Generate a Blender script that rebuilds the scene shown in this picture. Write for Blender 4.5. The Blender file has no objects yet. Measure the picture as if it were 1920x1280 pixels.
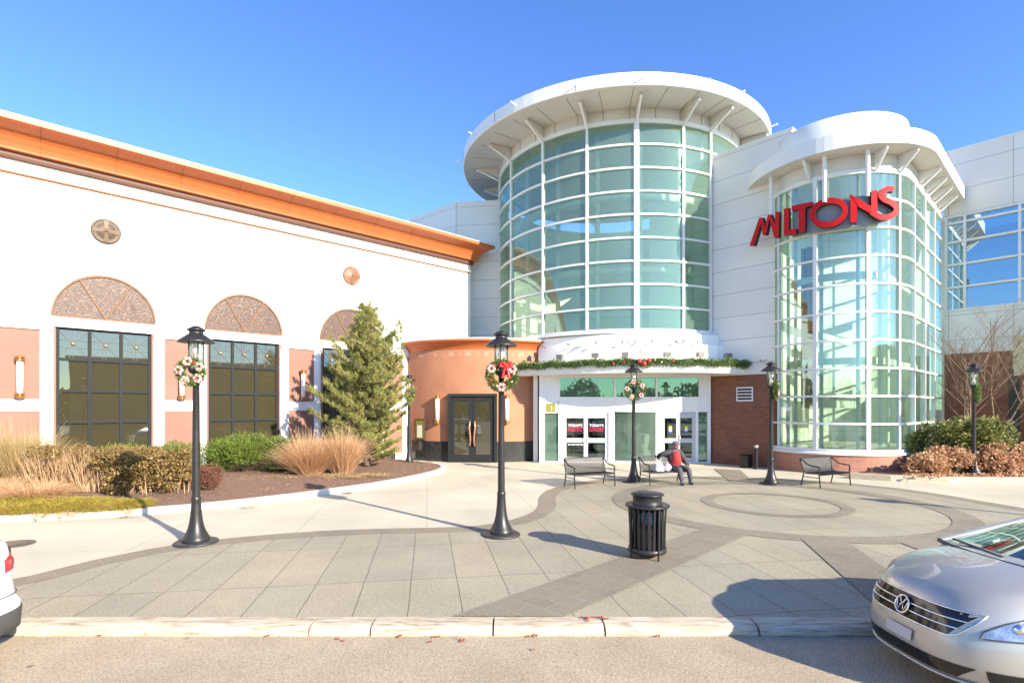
import bpy, math, random
import numpy as np
from math import sin, cos, pi, radians as R, sqrt, atan2, tan, hypot

sc = bpy.context.scene
col = sc.collection
random.seed(7)
rng = np.random.default_rng(11)

# ------------------------------------------------------------------ camera
CAMH = 2.5
F = 1000.0; CX = 960.0; HY = 765.0
cam_d = bpy.data.cameras.new('camera')
cam = bpy.data.objects.new('camera', cam_d)
col.objects.link(cam)
cam.location = (0, 0, CAMH)
cam.rotation_euler = (R(90), 0, 0)
cam_d.sensor_width = 36
cam_d.lens = 36 * F / 1920
cam_d.shift_y = (HY - 640) / 1920
cam_d.clip_start = 0.1
cam_d.clip_end = 2000
sc.camera = cam

# ------------------------------------------------------------------ light
SUN_EL = R(24.5)
SUN_AZ = atan2(0.72, -0.69)          # clockwise from +Y
w = bpy.data.worlds.new("World"); sc.world = w; w.use_nodes = True
nt = w.node_tree; nt.nodes.clear()
sky = nt.nodes.new('ShaderNodeTexSky'); sky.sky_type = 'NISHITA'
sky.sun_disc = False; sky.sun_elevation = SUN_EL; sky.sun_rotation = SUN_AZ
sky.air_density = 1.0; sky.dust_density = 0.25; sky.ozone_density = 2.2; sky.altitude = 0
bg = nt.nodes.new('ShaderNodeBackground'); bg.inputs[1].default_value = 0.125
wo = nt.nodes.new('ShaderNodeOutputWorld')
hs = nt.nodes.new('ShaderNodeHueSaturation'); hs.inputs['Hue'].default_value = 0.52; hs.inputs['Saturation'].default_value = 1.12; hs.inputs['Value'].default_value = 1.12
nt.links.new(sky.outputs[0], hs.inputs['Color']); 
tn = nt.nodes.new('ShaderNodeMix'); tn.data_type = 'RGBA'; tn.blend_type = 'MULTIPLY'; tn.inputs[0].default_value = 1
tn.inputs[7].default_value = (0.60, 0.84, 0.97, 1)
nt.links.new(hs.outputs[0], tn.inputs[6]); nt.links.new(tn.outputs[2], bg.inputs[0]); nt.links.new(bg.outputs[0], wo.inputs[0])
sd = bpy.data.lights.new('sun', 'SUN'); sd.energy = 4.6; sd.angle = R(0.5); sd.color = (1, 0.91, 0.76)
sun = bpy.data.objects.new('sun', sd); col.objects.link(sun)
sun.rotation_euler = (R(90) - SUN_EL, 0, atan2(0.72, 0.69))
sc.view_settings.view_transform = 'Standard'; sc.view_settings.look = 'None'
sc.view_settings.exposure = 1.4; sc.view_settings.gamma = 1
try:
    sc.cycles.use_denoising = True
    sc.cycles.max_bounces = 10; sc.cycles.transparent_max_bounces = 16
except Exception: pass

# ------------------------------------------------------------------ materials
def newmat(name):
    m = bpy.data.materials.new(name); m.use_nodes = True
    n = m.node_tree; b = n.nodes['Principled BSDF']
    return m, n, b
def node(n, t, **k):
    x = n.nodes.new(t)
    for a, v in k.items(): setattr(x, a, v)
    return x
def math_(n, op, a, b=None):
    x = n.nodes.new('ShaderNodeMath'); x.operation = op
    for i, v in enumerate((a, b)):
        if v is None: continue
        if isinstance(v, (int, float)): x.inputs[i].default_value = v
        else: n.links.new(v, x.inputs[i])
    return x.outputs[0]
def mixc(n, fac, a, b):
    x = n.nodes.new('ShaderNodeMix'); x.data_type = 'RGBA'
    for s, v in ((0, fac), (6, a), (7, b)):
        if isinstance(v, (int, float)): x.inputs[s].default_value = v
        elif isinstance(v, tuple): x.inputs[s].default_value = (*v[:3], 1)
        else: n.links.new(v, x.inputs[s])
    return x.outputs[2]
def pos(n):
    return n.nodes.new('ShaderNodeNewGeometry').outputs['Position']
def noise(n, scale, detail=4, vec=None, rough=0.55):
    x = n.nodes.new('ShaderNodeTexNoise'); x.inputs['Scale'].default_value = scale
    x.inputs['Detail'].default_value = detail; x.inputs['Roughness'].default_value = rough
    n.links.new(vec if vec is not None else pos(n), x.inputs['Vector'])
    return x.outputs['Fac']
def ramp(n, fac, stops):
    x = n.nodes.new('ShaderNodeValToRGB'); e = x.color_ramp.elements
    while len(e) < len(stops): e.new(0.5)
    for i, (p, c) in enumerate(stops):
        e[i].position = p; e[i].color = (*c[:3], 1) if isinstance(c, tuple) else (c, c, c, 1)
    n.links.new(fac, x.inputs[0]); return x.outputs[0]
def bump(n, b, h, s, d=0.01):
    x = n.nodes.new('ShaderNodeBump'); x.inputs['Strength'].default_value = s
    x.inputs['Distance'].default_value = d
    n.links.new(h, x.inputs['Height']); n.links.new(x.outputs[0], b.inputs['Normal'])
def scale_c(c, k): return tuple(min(1, v * k) for v in c[:3])
def M(name, c, rough=0.6, metal=0.0, var=0.12, ns=1.2, bs=0.0, bscale=30, spec=None, coat=0):
    m, n, b = newmat(name)
    b.inputs['Roughness'].default_value = rough; b.inputs['Metallic'].default_value = metal
    if spec is not None: b.inputs['Specular IOR Level'].default_value = spec
    if coat: b.inputs['Coat Weight'].default_value = coat; b.inputs['Coat Roughness'].default_value = 0.04
    if var > 0:
        f1 = noise(n, ns, 6); f2 = noise(n, ns * 9, 3)
        f = math_(n, 'ADD', math_(n, 'MULTIPLY', f1, 0.65), math_(n, 'MULTIPLY', f2, 0.35))
        n.links.new(ramp(n, f, [(0.3, scale_c(c, 1 - var)), (0.7, scale_c(c, 1 + var))]), b.inputs['Base Color'])
    else: b.inputs['Base Color'].default_value = (*c, 1)
    if bs > 0: bump(n, b, noise(n, bscale, 5), bs)
    return m

white_stucco = M('white stucco', (0.80, 0.77, 0.73), 0.85, var=0.03, ns=0.5, bs=0.15, bscale=25)
white_trim = M('white trim', (0.80, 0.78, 0.75), 0.7, var=0.03, ns=0.8)
pink_stucco = M('pink stucco', (0.27, 0.135, 0.098), 0.85, var=0.12, ns=1.3, bs=0.25)
orange_stucco = M('orange stucco', (0.38, 0.165, 0.088), 0.8, var=0.14, ns=1.1, bs=0.25)
copper = M('copper paint', (0.46, 0.115, 0.03), 0.45, 0.15, var=0.08, ns=2)
copper_shaded = M('shaded copper', (0.10, 0.038, 0.02), 0.6, 0.1, var=0.1)  # cornice copper darkened to paint in the shadow below it
brass = M('brass', (0.42, 0.18, 0.06), 0.32, 0.7, var=0.05)
bronze = M('bronze', (0.065, 0.036, 0.016), 0.55, 0.0, var=0.2, ns=6)
white_metal = M('white metal', (0.72, 0.71, 0.68), 0.45, var=0.03)
soffit_m = M('soffit panel', (0.62, 0.58, 0.52), 0.7, var=0.05, ns=0.6)
grey_box = M('grey lamp housing', (0.15, 0.14, 0.12), 0.5, var=0.1)
dark_metal = M('dark bronze metal', (0.035, 0.033, 0.032), 0.38, 0.4, var=0.2, ns=5)
dark_frame = M('dark window frame', (0.020, 0.022, 0.022), 0.6, 0.0, spec=0.15, var=0.1)
black = M('black gloss', (0.015, 0.014, 0.013), 0.12, var=0.1)
granite = M('dark granite', (0.03, 0.032, 0.03), 0.12, var=0.5, ns=6)
red_face = M('red sign face', (0.50, 0.012, 0.014), 0.55, spec=0.15, var=0.04)
red_side = M('dark sign return', (0.03, 0.01, 0.015), 0.5, var=0)
sign_grey = M('grey sign backing', (0.22, 0.21, 0.215), 0.4, 0.1, var=0.04)
opal = M('opal glass', (0.85, 0.83, 0.78), 0.3, var=0.01)
steel = M('steel', (0.6, 0.6, 0.6), 0.3, 0.9, var=0.03)
interior_wall = M('interior plaster', (0.80, 0.77, 0.66), 0.8, var=0.06, ns=0.5)
interior_floor = M('interior floor', (0.50, 0.46, 0.38), 0.5, var=0.1)
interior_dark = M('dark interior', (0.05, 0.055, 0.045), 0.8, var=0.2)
gold_cloth = M('gold curtain', (0.55, 0.36, 0.12), 0.7, var=0.15)
bark = M('bark', (0.13, 0.09, 0.06), 0.9, var=0.3, ns=8, bs=0.4)
pale_bark = M('pale twig bark', (0.20, 0.13, 0.085), 0.85, var=0.25, ns=6)
manhole_m = M('iron cover', (0.16, 0.12, 0.09), 0.6, 0.4, var=0.2, ns=10, bs=0.3)
roof_m = M('roof membrane', (0.5, 0.5, 0.48), 0.9)
skin_m = M('skin', (0.30, 0.15, 0.10), 0.55, var=0.04)
jacket_m = M('charcoal jacket', (0.05, 0.045, 0.048), 0.85, var=0.2, ns=6, bs=0.3)
shirt_m = M('red shirt', (0.38, 0.025, 0.024), 0.8, var=0.08, ns=5, bs=0.2)
trouser_m = M('dark trousers', (0.075, 0.062, 0.075), 0.85, var=0.2, ns=6, bs=0.3)
cap_m = M('grey cap', (0.10, 0.10, 0.11), 0.9, var=0.15)
shoe_m = M('grey shoe', (0.12, 0.11, 0.11), 0.6)
bag_m = M('white plastic bag', (0.70, 0.64, 0.68), 0.4, var=0.08, ns=6, bs=0.5, bscale=15)
red_bow_m = M('red ribbon', (0.65, 0.02, 0.02), 0.35, var=0.1)
pink_m = M('pink flower', (0.70, 0.35, 0.33), 0.7, var=0.15, ns=20)
gold_ball = M('gold bauble', (0.65, 0.42, 0.2), 0.25, 0.7, var=0)
red_ball = M('red bauble', (0.6, 0.05, 0.04), 0.2, 0.2, var=0)
yellow_m = M('yellow notice', (0.22, 0.20, 0.02), 0.5, var=0.05)
paper_m = M('paper', (0.72, 0.72, 0.6), 0.7, var=0.05)
white_vinyl = M('white vinyl', (0.8, 0.8, 0.8), 0.5, var=0)
red_vinyl = M('red vinyl', (0.62, 0.02, 0.08), 0.5, var=0)
yel_vinyl = M('yellow vinyl', (0.8, 0.55, 0.03), 0.5, var=0)
blue_vinyl = M('blue vinyl', (0.05, 0.12, 0.5), 0.5, var=0)
leaf_red = M('fallen leaf', (0.32, 0.06, 0.03), 0.7, var=0.3, ns=20)
frieze_m = M('pale frieze paint', (0.46, 0.24, 0.15), 0.8, var=0.1)

def glass_mat(name, tint, refl=0.16, rough=0.01, gl=(0.85, 0.97, 0.93), film=None):
    m, n, b = newmat(name); n.nodes.remove(b)
    out = n.nodes['Material Output']
    t = node(n, 'ShaderNodeBsdfTransparent'); t.inputs[0].default_value = (*tint, 1)
    g = node(n, 'ShaderNodeBsdfGlossy'); g.inputs['Roughness'].default_value = rough; g.inputs[0].default_value = (*gl, 1)
    bp = node(n, 'ShaderNodeBump'); bp.inputs['Strength'].default_value = 0.05; bp.inputs['Distance'].default_value = 0.02
    n.links.new(noise(n, 0.7, 2), bp.inputs['Height']); n.links.new(bp.outputs[0], g.inputs['Normal'])
    lw = node(n, 'ShaderNodeLayerWeight'); lw.inputs[0].default_value = 0.35
    fac = math_(n, 'ADD', math_(n, 'MULTIPLY', lw.outputs['Fresnel'], 0.8), refl)
    fac = math_(n, 'MINIMUM', fac, 0.95)
    mx = node(n, 'ShaderNodeMixShader')
    n.links.new(fac, mx.inputs[0]); n.links.new(t.outputs[0], mx.inputs[1]); n.links.new(g.outputs[0], mx.inputs[2])
    last = mx.outputs[0]
    if film:                                  # tint and mirrored tones put into a diffuse colour
        d = node(n, 'ShaderNodeBsdfDiffuse'); d.inputs[0].default_value = (*film[:3], 1)
        m2 = node(n, 'ShaderNodeMixShader'); m2.inputs[0].default_value = film[3]
        n.links.new(last, m2.inputs[1]); n.links.new(d.outputs[0], m2.inputs[2]); last = m2.outputs[0]
    n.links.new(last, out.inputs[0])
    return m
green_glass = glass_mat('green curtain glass', (0.74, 0.90, 0.77), 0.13, gl=(0.66, 0.92, 0.76), film=(0.30, 0.45, 0.35, 0.19))
bay_glass = glass_mat('bay glass', (0.74, 0.90, 0.80), 0.16, gl=(0.70, 0.90, 0.92), film=(0.26, 0.42, 0.36, 0.10))
wing_glass = glass_mat('blue reflecting glass', (0.38, 0.55, 0.58), 0.42, gl=(0.75, 0.9, 1.0), film=(0.05, 0.12, 0.2, 0.1))
door_glass = glass_mat('door glass', (0.55, 0.62, 0.55), 0.10)
clear_glass = glass_mat('lantern glass', (0.92, 0.92, 0.88), 0.03)
dark_glass = glass_mat('dark bronze glass', (0.16, 0.15, 0.12), 0.24, gl=(0.72, 0.78, 0.82), film=(0.078, 0.066, 0.034, 0.5))  # film colour paints the olive building mirrored in the panes
car_glass = glass_mat('car glass', (0.25, 0.38, 0.33), 0.16)

# panels with joints (position based)
def panel_mat(name, c, e, zstep, hstep, z0=0.0, rough=0.5, jd=0.55, jw=0.022):
    m, n, b = newmat(name); b.inputs['Roughness'].default_value = rough
    p = pos(n); s = node(n, 'ShaderNodeSeparateXYZ'); n.links.new(p, s.inputs[0])
    z = math_(n, 'SUBTRACT', s.outputs[2], z0)
    mz = math_(n, 'LESS_THAN', math_(n, 'FLOORED_MODULO', z, zstep), jw)
    h = math_(n, 'ADD', math_(n, 'MULTIPLY', s.outputs[0], e[0]), math_(n, 'MULTIPLY', s.outputs[1], e[1]))
    j = mz
    if hstep:
        mh = math_(n, 'LESS_THAN', math_(n, 'FLOORED_MODULO', h, hstep), jw)
        j = math_(n, 'MAXIMUM', mz, mh)
    f = noise(n, 0.6, 5)
    base = ramp(n, f, [(0.3, scale_c(c, 0.95)), (0.7, scale_c(c, 1.04))])
    # one tone per panel
    wn = node(n, 'ShaderNodeTexWhiteNoise'); wn.noise_dimensions = '2D'
    cb = node(n, 'ShaderNodeCombineXYZ')
    n.links.new(math_(n, 'FLOOR', math_(n, 'DIVIDE', z, zstep)), cb.inputs[0])
    n.links.new(math_(n, 'FLOOR', math_(n, 'DIVIDE', h, hstep or 50)), cb.inputs[1])
    n.links.new(cb.outputs[0], wn.inputs['Vector'])
    k = math_(n, 'ADD', math_(n, 'MULTIPLY', wn.outputs['Value'], 0.06), 0.95)
    mul = node(n, 'ShaderNodeMix'); mul.data_type = 'RGBA'; mul.blend_type = 'MULTIPLY'; mul.inputs[0].default_value = 1
    n.links.new(base, mul.inputs[6]); n.links.new(k, mul.inputs[7])
    n.links.new(mixc(n, j, mul.outputs[2], scale_c(c, 1 - jd)), b.inputs['Base Color'])
    return m
ER = (0.6794, -0.7338)      # right wall direction (towards the camera)
EL = (0.7338, 0.6794)       # left wall direction (away)
wall_panel = panel_mat('white wall panels', (0.74, 0.71, 0.64), ER, 1.03, 0, z0=0.35)
wall_panel_b = panel_mat('pale wall panels', (0.74, 0.71, 0.64), (1, 0), 1.03, 3.1, z0=0.35)

def brick_mat(name, e, c1, c2, mortar=(0.34, 0.24, 0.18)):
    m, n, b = newmat(name); b.inputs['Roughness'].default_value = 0.85
    s = node(n, 'ShaderNodeSeparateXYZ'); n.links.new(pos(n), s.inputs[0])
    h = math_(n, 'ADD', math_(n, 'MULTIPLY', s.outputs[0], e[0]), math_(n, 'MULTIPLY', s.outputs[1], e[1]))
    cb = node(n, 'ShaderNodeCombineXYZ'); n.links.new(h, cb.inputs[0]); n.links.new(s.outputs[2], cb.inputs[1])
    br = node(n, 'ShaderNodeTexBrick'); n.links.new(cb.outputs[0], br.inputs['Vector'])
    br.inputs['Scale'].default_value = 1; br.inputs['Brick Width'].default_value = 0.30
    br.inputs['Row Height'].default_value = 0.10; br.inputs['Mortar Size'].default_value = 0.007
    br.inputs['Color1'].default_value = (*c1, 1); br.inputs['Color2'].default_value = (*c2, 1); br.inputs['Mortar'].default_value = (*mortar, 1)
    f = noise(n, 1.5, 5)
    mul = node(n, 'ShaderNodeMix'); mul.data_type = 'RGBA'; mul.blend_type = 'MULTIPLY'; mul.inputs[0].default_value = 1
    n.links.new(br.outputs['Color'], mul.inputs[6]); n.links.new(ramp(n, f, [(0.3, 0.8), (0.7, 1.0)]), mul.inputs[7])
    n.links.new(mul.outputs[2], b.inputs['Base Color'])
    bump(n, b, math_(n, 'SUBTRACT', 1.0, br.outputs['Fac']), 0.5, 0.008)
    return m
brick_r = brick_mat('brown brick', ER, (0.27, 0.105, 0.055), (0.21, 0.08, 0.045), (0.22, 0.12, 0.08))
brick_p = brick_mat('salmon brick', (0.95, 0.3), (0.50, 0.22, 0.14), (0.42, 0.18, 0.11), (0.42, 0.26, 0.19))

def paver_mat(name, c1, c2, mortar, ang, w_, h_, ms, sx=0, sy=0, off=0.0, speck=0.25):
    m, n, b = newmat(name); b.inputs['Roughness'].default_value = 0.8
    mp = node(n, 'ShaderNodeMapping'); mp.inputs['Rotation'].default_value = (0, 0, ang); mp.inputs['Location'].default_value = (sx, sy, 0)
    n.links.new(pos(n), mp.inputs[0])
    dist = node(n, 'ShaderNodeVectorMath'); dist.operation = 'ADD'
    ncol = node(n, 'ShaderNodeTexNoise'); ncol.inputs['Scale'].default_value = 1.5
    n.links.new(pos(n), ncol.inputs['Vector'])
    vs = node(n, 'ShaderNodeVectorMath'); vs.operation = 'SCALE'; vs.inputs['Scale'].default_value = 0.03
    n.links.new(ncol.outputs['Color'], vs.inputs[0])
    n.links.new(mp.outputs[0], dist.inputs[0]); n.links.new(vs.outputs[0], dist.inputs[1])
    br = node(n, 'ShaderNodeTexBrick'); n.links.new(dist.outputs[0], br.inputs['Vector'])
    br.offset = off; br.inputs['Scale'].default_value = 1; br.inputs['Brick Width'].default_value = w_
    br.inputs['Row Height'].default_value = h_; br.inputs['Mortar Size'].default_value = ms
    br.inputs['Color1'].default_value = (*c1, 1); br.inputs['Color2'].default_value = (*c2, 1); br.inputs['Mortar'].default_value = (*mortar, 1)
    sp = noise(n, 42, 3, rough=0.85); st = noise(n, 0.45, 6)
    k = math_(n, 'ADD', ramp(n, sp, [(0.38, 1 - speck), (0.62, 1 + speck)]), math_(n, 'MULTIPLY', math_(n, 'SUBTRACT', st, 0.5), 0.7))
    mul = node(n, 'ShaderNodeMix'); mul.data_type = 'RGBA'; mul.blend_type = 'MULTIPLY'; mul.inputs[0].default_value = 1
    n.links.new(br.outputs['Color'], mul.inputs[6]); n.links.new(k, mul.inputs[7])
    n.links.new(mul.outputs[2], b.inputs['Base Color'])
    bump(n, b, math_(n, 'ADD', math_(n, 'MULTIPLY', sp, 0.3), math_(n, 'SUBTRACT', 1.0, br.outputs['Fac'])), 0.5, 0.006)
    return m
pav_grey = paver_mat('grey granite pavers', (0.335, 0.285, 0.195), (0.295, 0.265, 0.19), (0.13, 0.11, 0.075), R(-9), 0.66, 1.98, 0.007, sx=0.22)
pav_band = paver_mat('taupe band pavers', (0.232, 0.193, 0.135), (0.208, 0.172, 0.122), (0.29, 0.25, 0.18), R(43), 0.42, 0.30, 0.006, off=0.5, speck=0.12)
pav_conc = paver_mat('cream concrete', (0.50, 0.448, 0.335), (0.475, 0.425, 0.32), (0.33, 0.28, 0.2), R(-9), 2.6, 2.6, 0.008, off=0.0, speck=0.05)
def kerbmat():
    m, n, b = newmat('kerb stone'); b.inputs['Roughness'].default_value = 0.85
    mp = node(n, 'ShaderNodeMapping'); mp.inputs['Scale'].default_value = (2.5, 14, 34); n.links.new(pos(n), mp.inputs[0])
    f = noise(n, 1.0, 7, mp.outputs[0], .7); g2 = noise(n, 3, 4)
    c = ramp(n, f, [(.30, (.10, .075, .045)), (.42, (.34, .27, .18)), (.52, (.50, .43, .32)), (.72, (.60, .54, .43))])
    n.links.new(mixc(n, ramp(n, g2, [(.4, 0.0), (.65, .6)]), c, (.50, .40, .27)), b.inputs['Base Color'])
    bump(n, b, f, .7, .012); return m
kerb_m = kerbmat()
kerb_w = M('white kerb', (0.62, 0.58, 0.50), 0.8, var=0.06, ns=3, bs=0.2)
def asphalt():
    m, n, b = newmat('asphalt'); b.inputs['Roughness'].default_value = 0.85
    a = noise(n, 48, 3, rough=0.9); s = noise(n, 1.1, 6); v = node(n, 'ShaderNodeTexVoronoi'); v.inputs['Scale'].default_value = 1.9
    n.links.new(pos(n), v.inputs['Vector'])
    base = ramp(n, a, [(0.3, (0.19, 0.15, 0.10)), (0.5, (0.38, 0.30, 0.20)), (0.7, (0.58, 0.47, 0.33))])
    spot = ramp(n, v.outputs['Distance'], [(0.035, 0.45), (0.075, 1.0)])
    v2 = node(n, 'ShaderNodeTexVoronoi'); v2.inputs['Scale'].default_value = 6.5; n.links.new(pos(n), v2.inputs['Vector'])
    spot = math_(n, 'MULTIPLY', spot, ramp(n, v2.outputs['Distance'], [(0.05, 0.6), (0.12, 1.0)]))
    st2 = noise(n, 0.55, 3); spot = math_(n, 'MULTIPLY', spot, ramp(n, st2, [(0.60, 1.0), (0.74, 0.66)]))
    k = math_(n, 'MULTIPLY', spot, ramp(n, s, [(0.3, 0.86), (0.7, 1.08)]))
    mul = node(n, 'ShaderNodeMix'); mul.data_type = 'RGBA'; mul.blend_type = 'MULTIPLY'; mul.inputs[0].default_value = 1
    n.links.new(base, mul.inputs[6]); n.links.new(k, mul.inputs[7]); n.links.new(mul.outputs[2], b.inputs['Base Color'])
    bump(n, b, a, 0.5, 0.006); return m
asphalt_m = asphalt()
def mulch():
    m, n, b = newmat('mulch'); b.inputs['Roughness'].default_value = 0.95
    a = noise(n, 28, 5, rough=0.8); s = noise(n, 0.8, 4)
    base = ramp(n, a, [(0.35, (0.09, 0.05, 0.032)), (0.62, (0.27, 0.155, 0.10)), (0.75, (0.42, 0.28, 0.18))])
    n.links.new(base, b.inputs['Base Color']); bump(n, b, a, 0.9, 0.03); return m
mulch_m = mulch()
def filigree():
    m, n, b = newmat('filigree bronze'); b.inputs['Roughness'].default_value = 0.5
    nz = node(n, 'ShaderNodeTexNoise'); nz.inputs['Scale'].default_value = 2.6; nz.inputs['Detail'].default_value = 1.5
    n.links.new(pos(n), nz.inputs['Vector'])
    f = math_(n, 'ABSOLUTE', math_(n, 'SUBTRACT', math_(n, 'FRACT', math_(n, 'MULTIPLY', nz.outputs['Fac'], 13)), 0.5))
    n.links.new(mixc(n, ramp(n, f, [(0.10, 1.0), (0.17, 0.0)]), (0.055, 0.026, 0.018), (0.15, 0.066, 0.032)), b.inputs['Base Color'])
    bump(n, b, f, 0.3, 0.02); return m
filigree_m = filigree()
def leafmat(name, cols, transl=0.3, rough=0.6):
    m, n, b = newmat(name); b.inputs['Roughness'].default_value = rough
    g = node(n, 'ShaderNodeNewGeometry')
    stops = [(i / (len(cols) - 1), c) for i, c in enumerate(cols)]
    big = noise(n, 1.6, 3)
    f = math_(n, 'ADD', math_(n, 'MULTIPLY', g.outputs['Random Per Island'], 0.65), math_(n, 'MULTIPLY', math_(n, 'SUBTRACT', big, 0.3), 0.8))
    c = ramp(n, f, stops)
    n.links.new(c, b.inputs['Base Color'])
    t = node(n, 'ShaderNodeBsdfTranslucent'); n.links.new(c, t.inputs[0])
    mx = node(n, 'ShaderNodeMixShader'); mx.inputs[0].default_value = transl
    n.links.new(b.outputs[0], mx.inputs[1]); n.links.new(t.outputs[0], mx.inputs[2])
    n.links.new(mx.outputs[0], n.nodes['Material Output'].inputs[0]); return m
pine_m = leafmat('pine needles', [(0.06, 0.09, 0.02), (0.15, 0.18, 0.04), (0.30, 0.30, 0.08), (0.50, 0.44, 0.16), (0.50, 0.28, 0.08)], 0.3)
juniper_m = leafmat('juniper foliage', [(0.05, 0.085, 0.01), (0.14, 0.20, 0.022), (0.28, 0.33, 0.045)])
holly_m = leafmat('shrub leaves', [(0.07, 0.09, 0.02), (0.20, 0.21, 0.05), (0.46, 0.42, 0.17)])
hydr_m = leafmat('dry hydrangea leaves', [(0.07, 0.05, 0.012), (0.20, 0.13, 0.04), (0.34, 0.21, 0.075), (0.24, 0.23, 0.05)])
stem_m = leafmat('dry stems', [(0.40, 0.24, 0.13), (0.60, 0.40, 0.22), (0.68, 0.50, 0.32)])
orange_leaf = leafmat('orange autumn leaves', [(0.32, 0.15, 0.07), (0.56, 0.32, 0.17), (0.72, 0.50, 0.31)])
redtwig_m = leafmat('red barberry leaves', [(0.08, 0.025, 0.015), (0.18, 0.06, 0.035), (0.28, 0.13, 0.07)])
tan_grass = leafmat('tan ornamental grass', [(0.44, 0.24, 0.12), (0.62, 0.38, 0.20), (0.74, 0.54, 0.34)])
olive_grass = leafmat('olive grass', [(0.30, 0.22, 0.08), (0.46, 0.34, 0.15), (0.62, 0.46, 0.27)])
yel_grass = leafmat('yellow green grass', [(0.20, 0.22, 0.02), (0.40, 0.36, 0.03), (0.56, 0.38, 0.08), (0.60, 0.44, 0.2)])
garland_m = leafmat('garland needles', [(0.04, 0.09, 0.02), (0.12, 0.20, 0.045), (0.26, 0.34, 0.09)])
wood_m = leafmat('distant foliage', [(0.05, 0.07, 0.02), (0.12, 0.11, 0.04), (0.22, 0.16, 0.06)])

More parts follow.
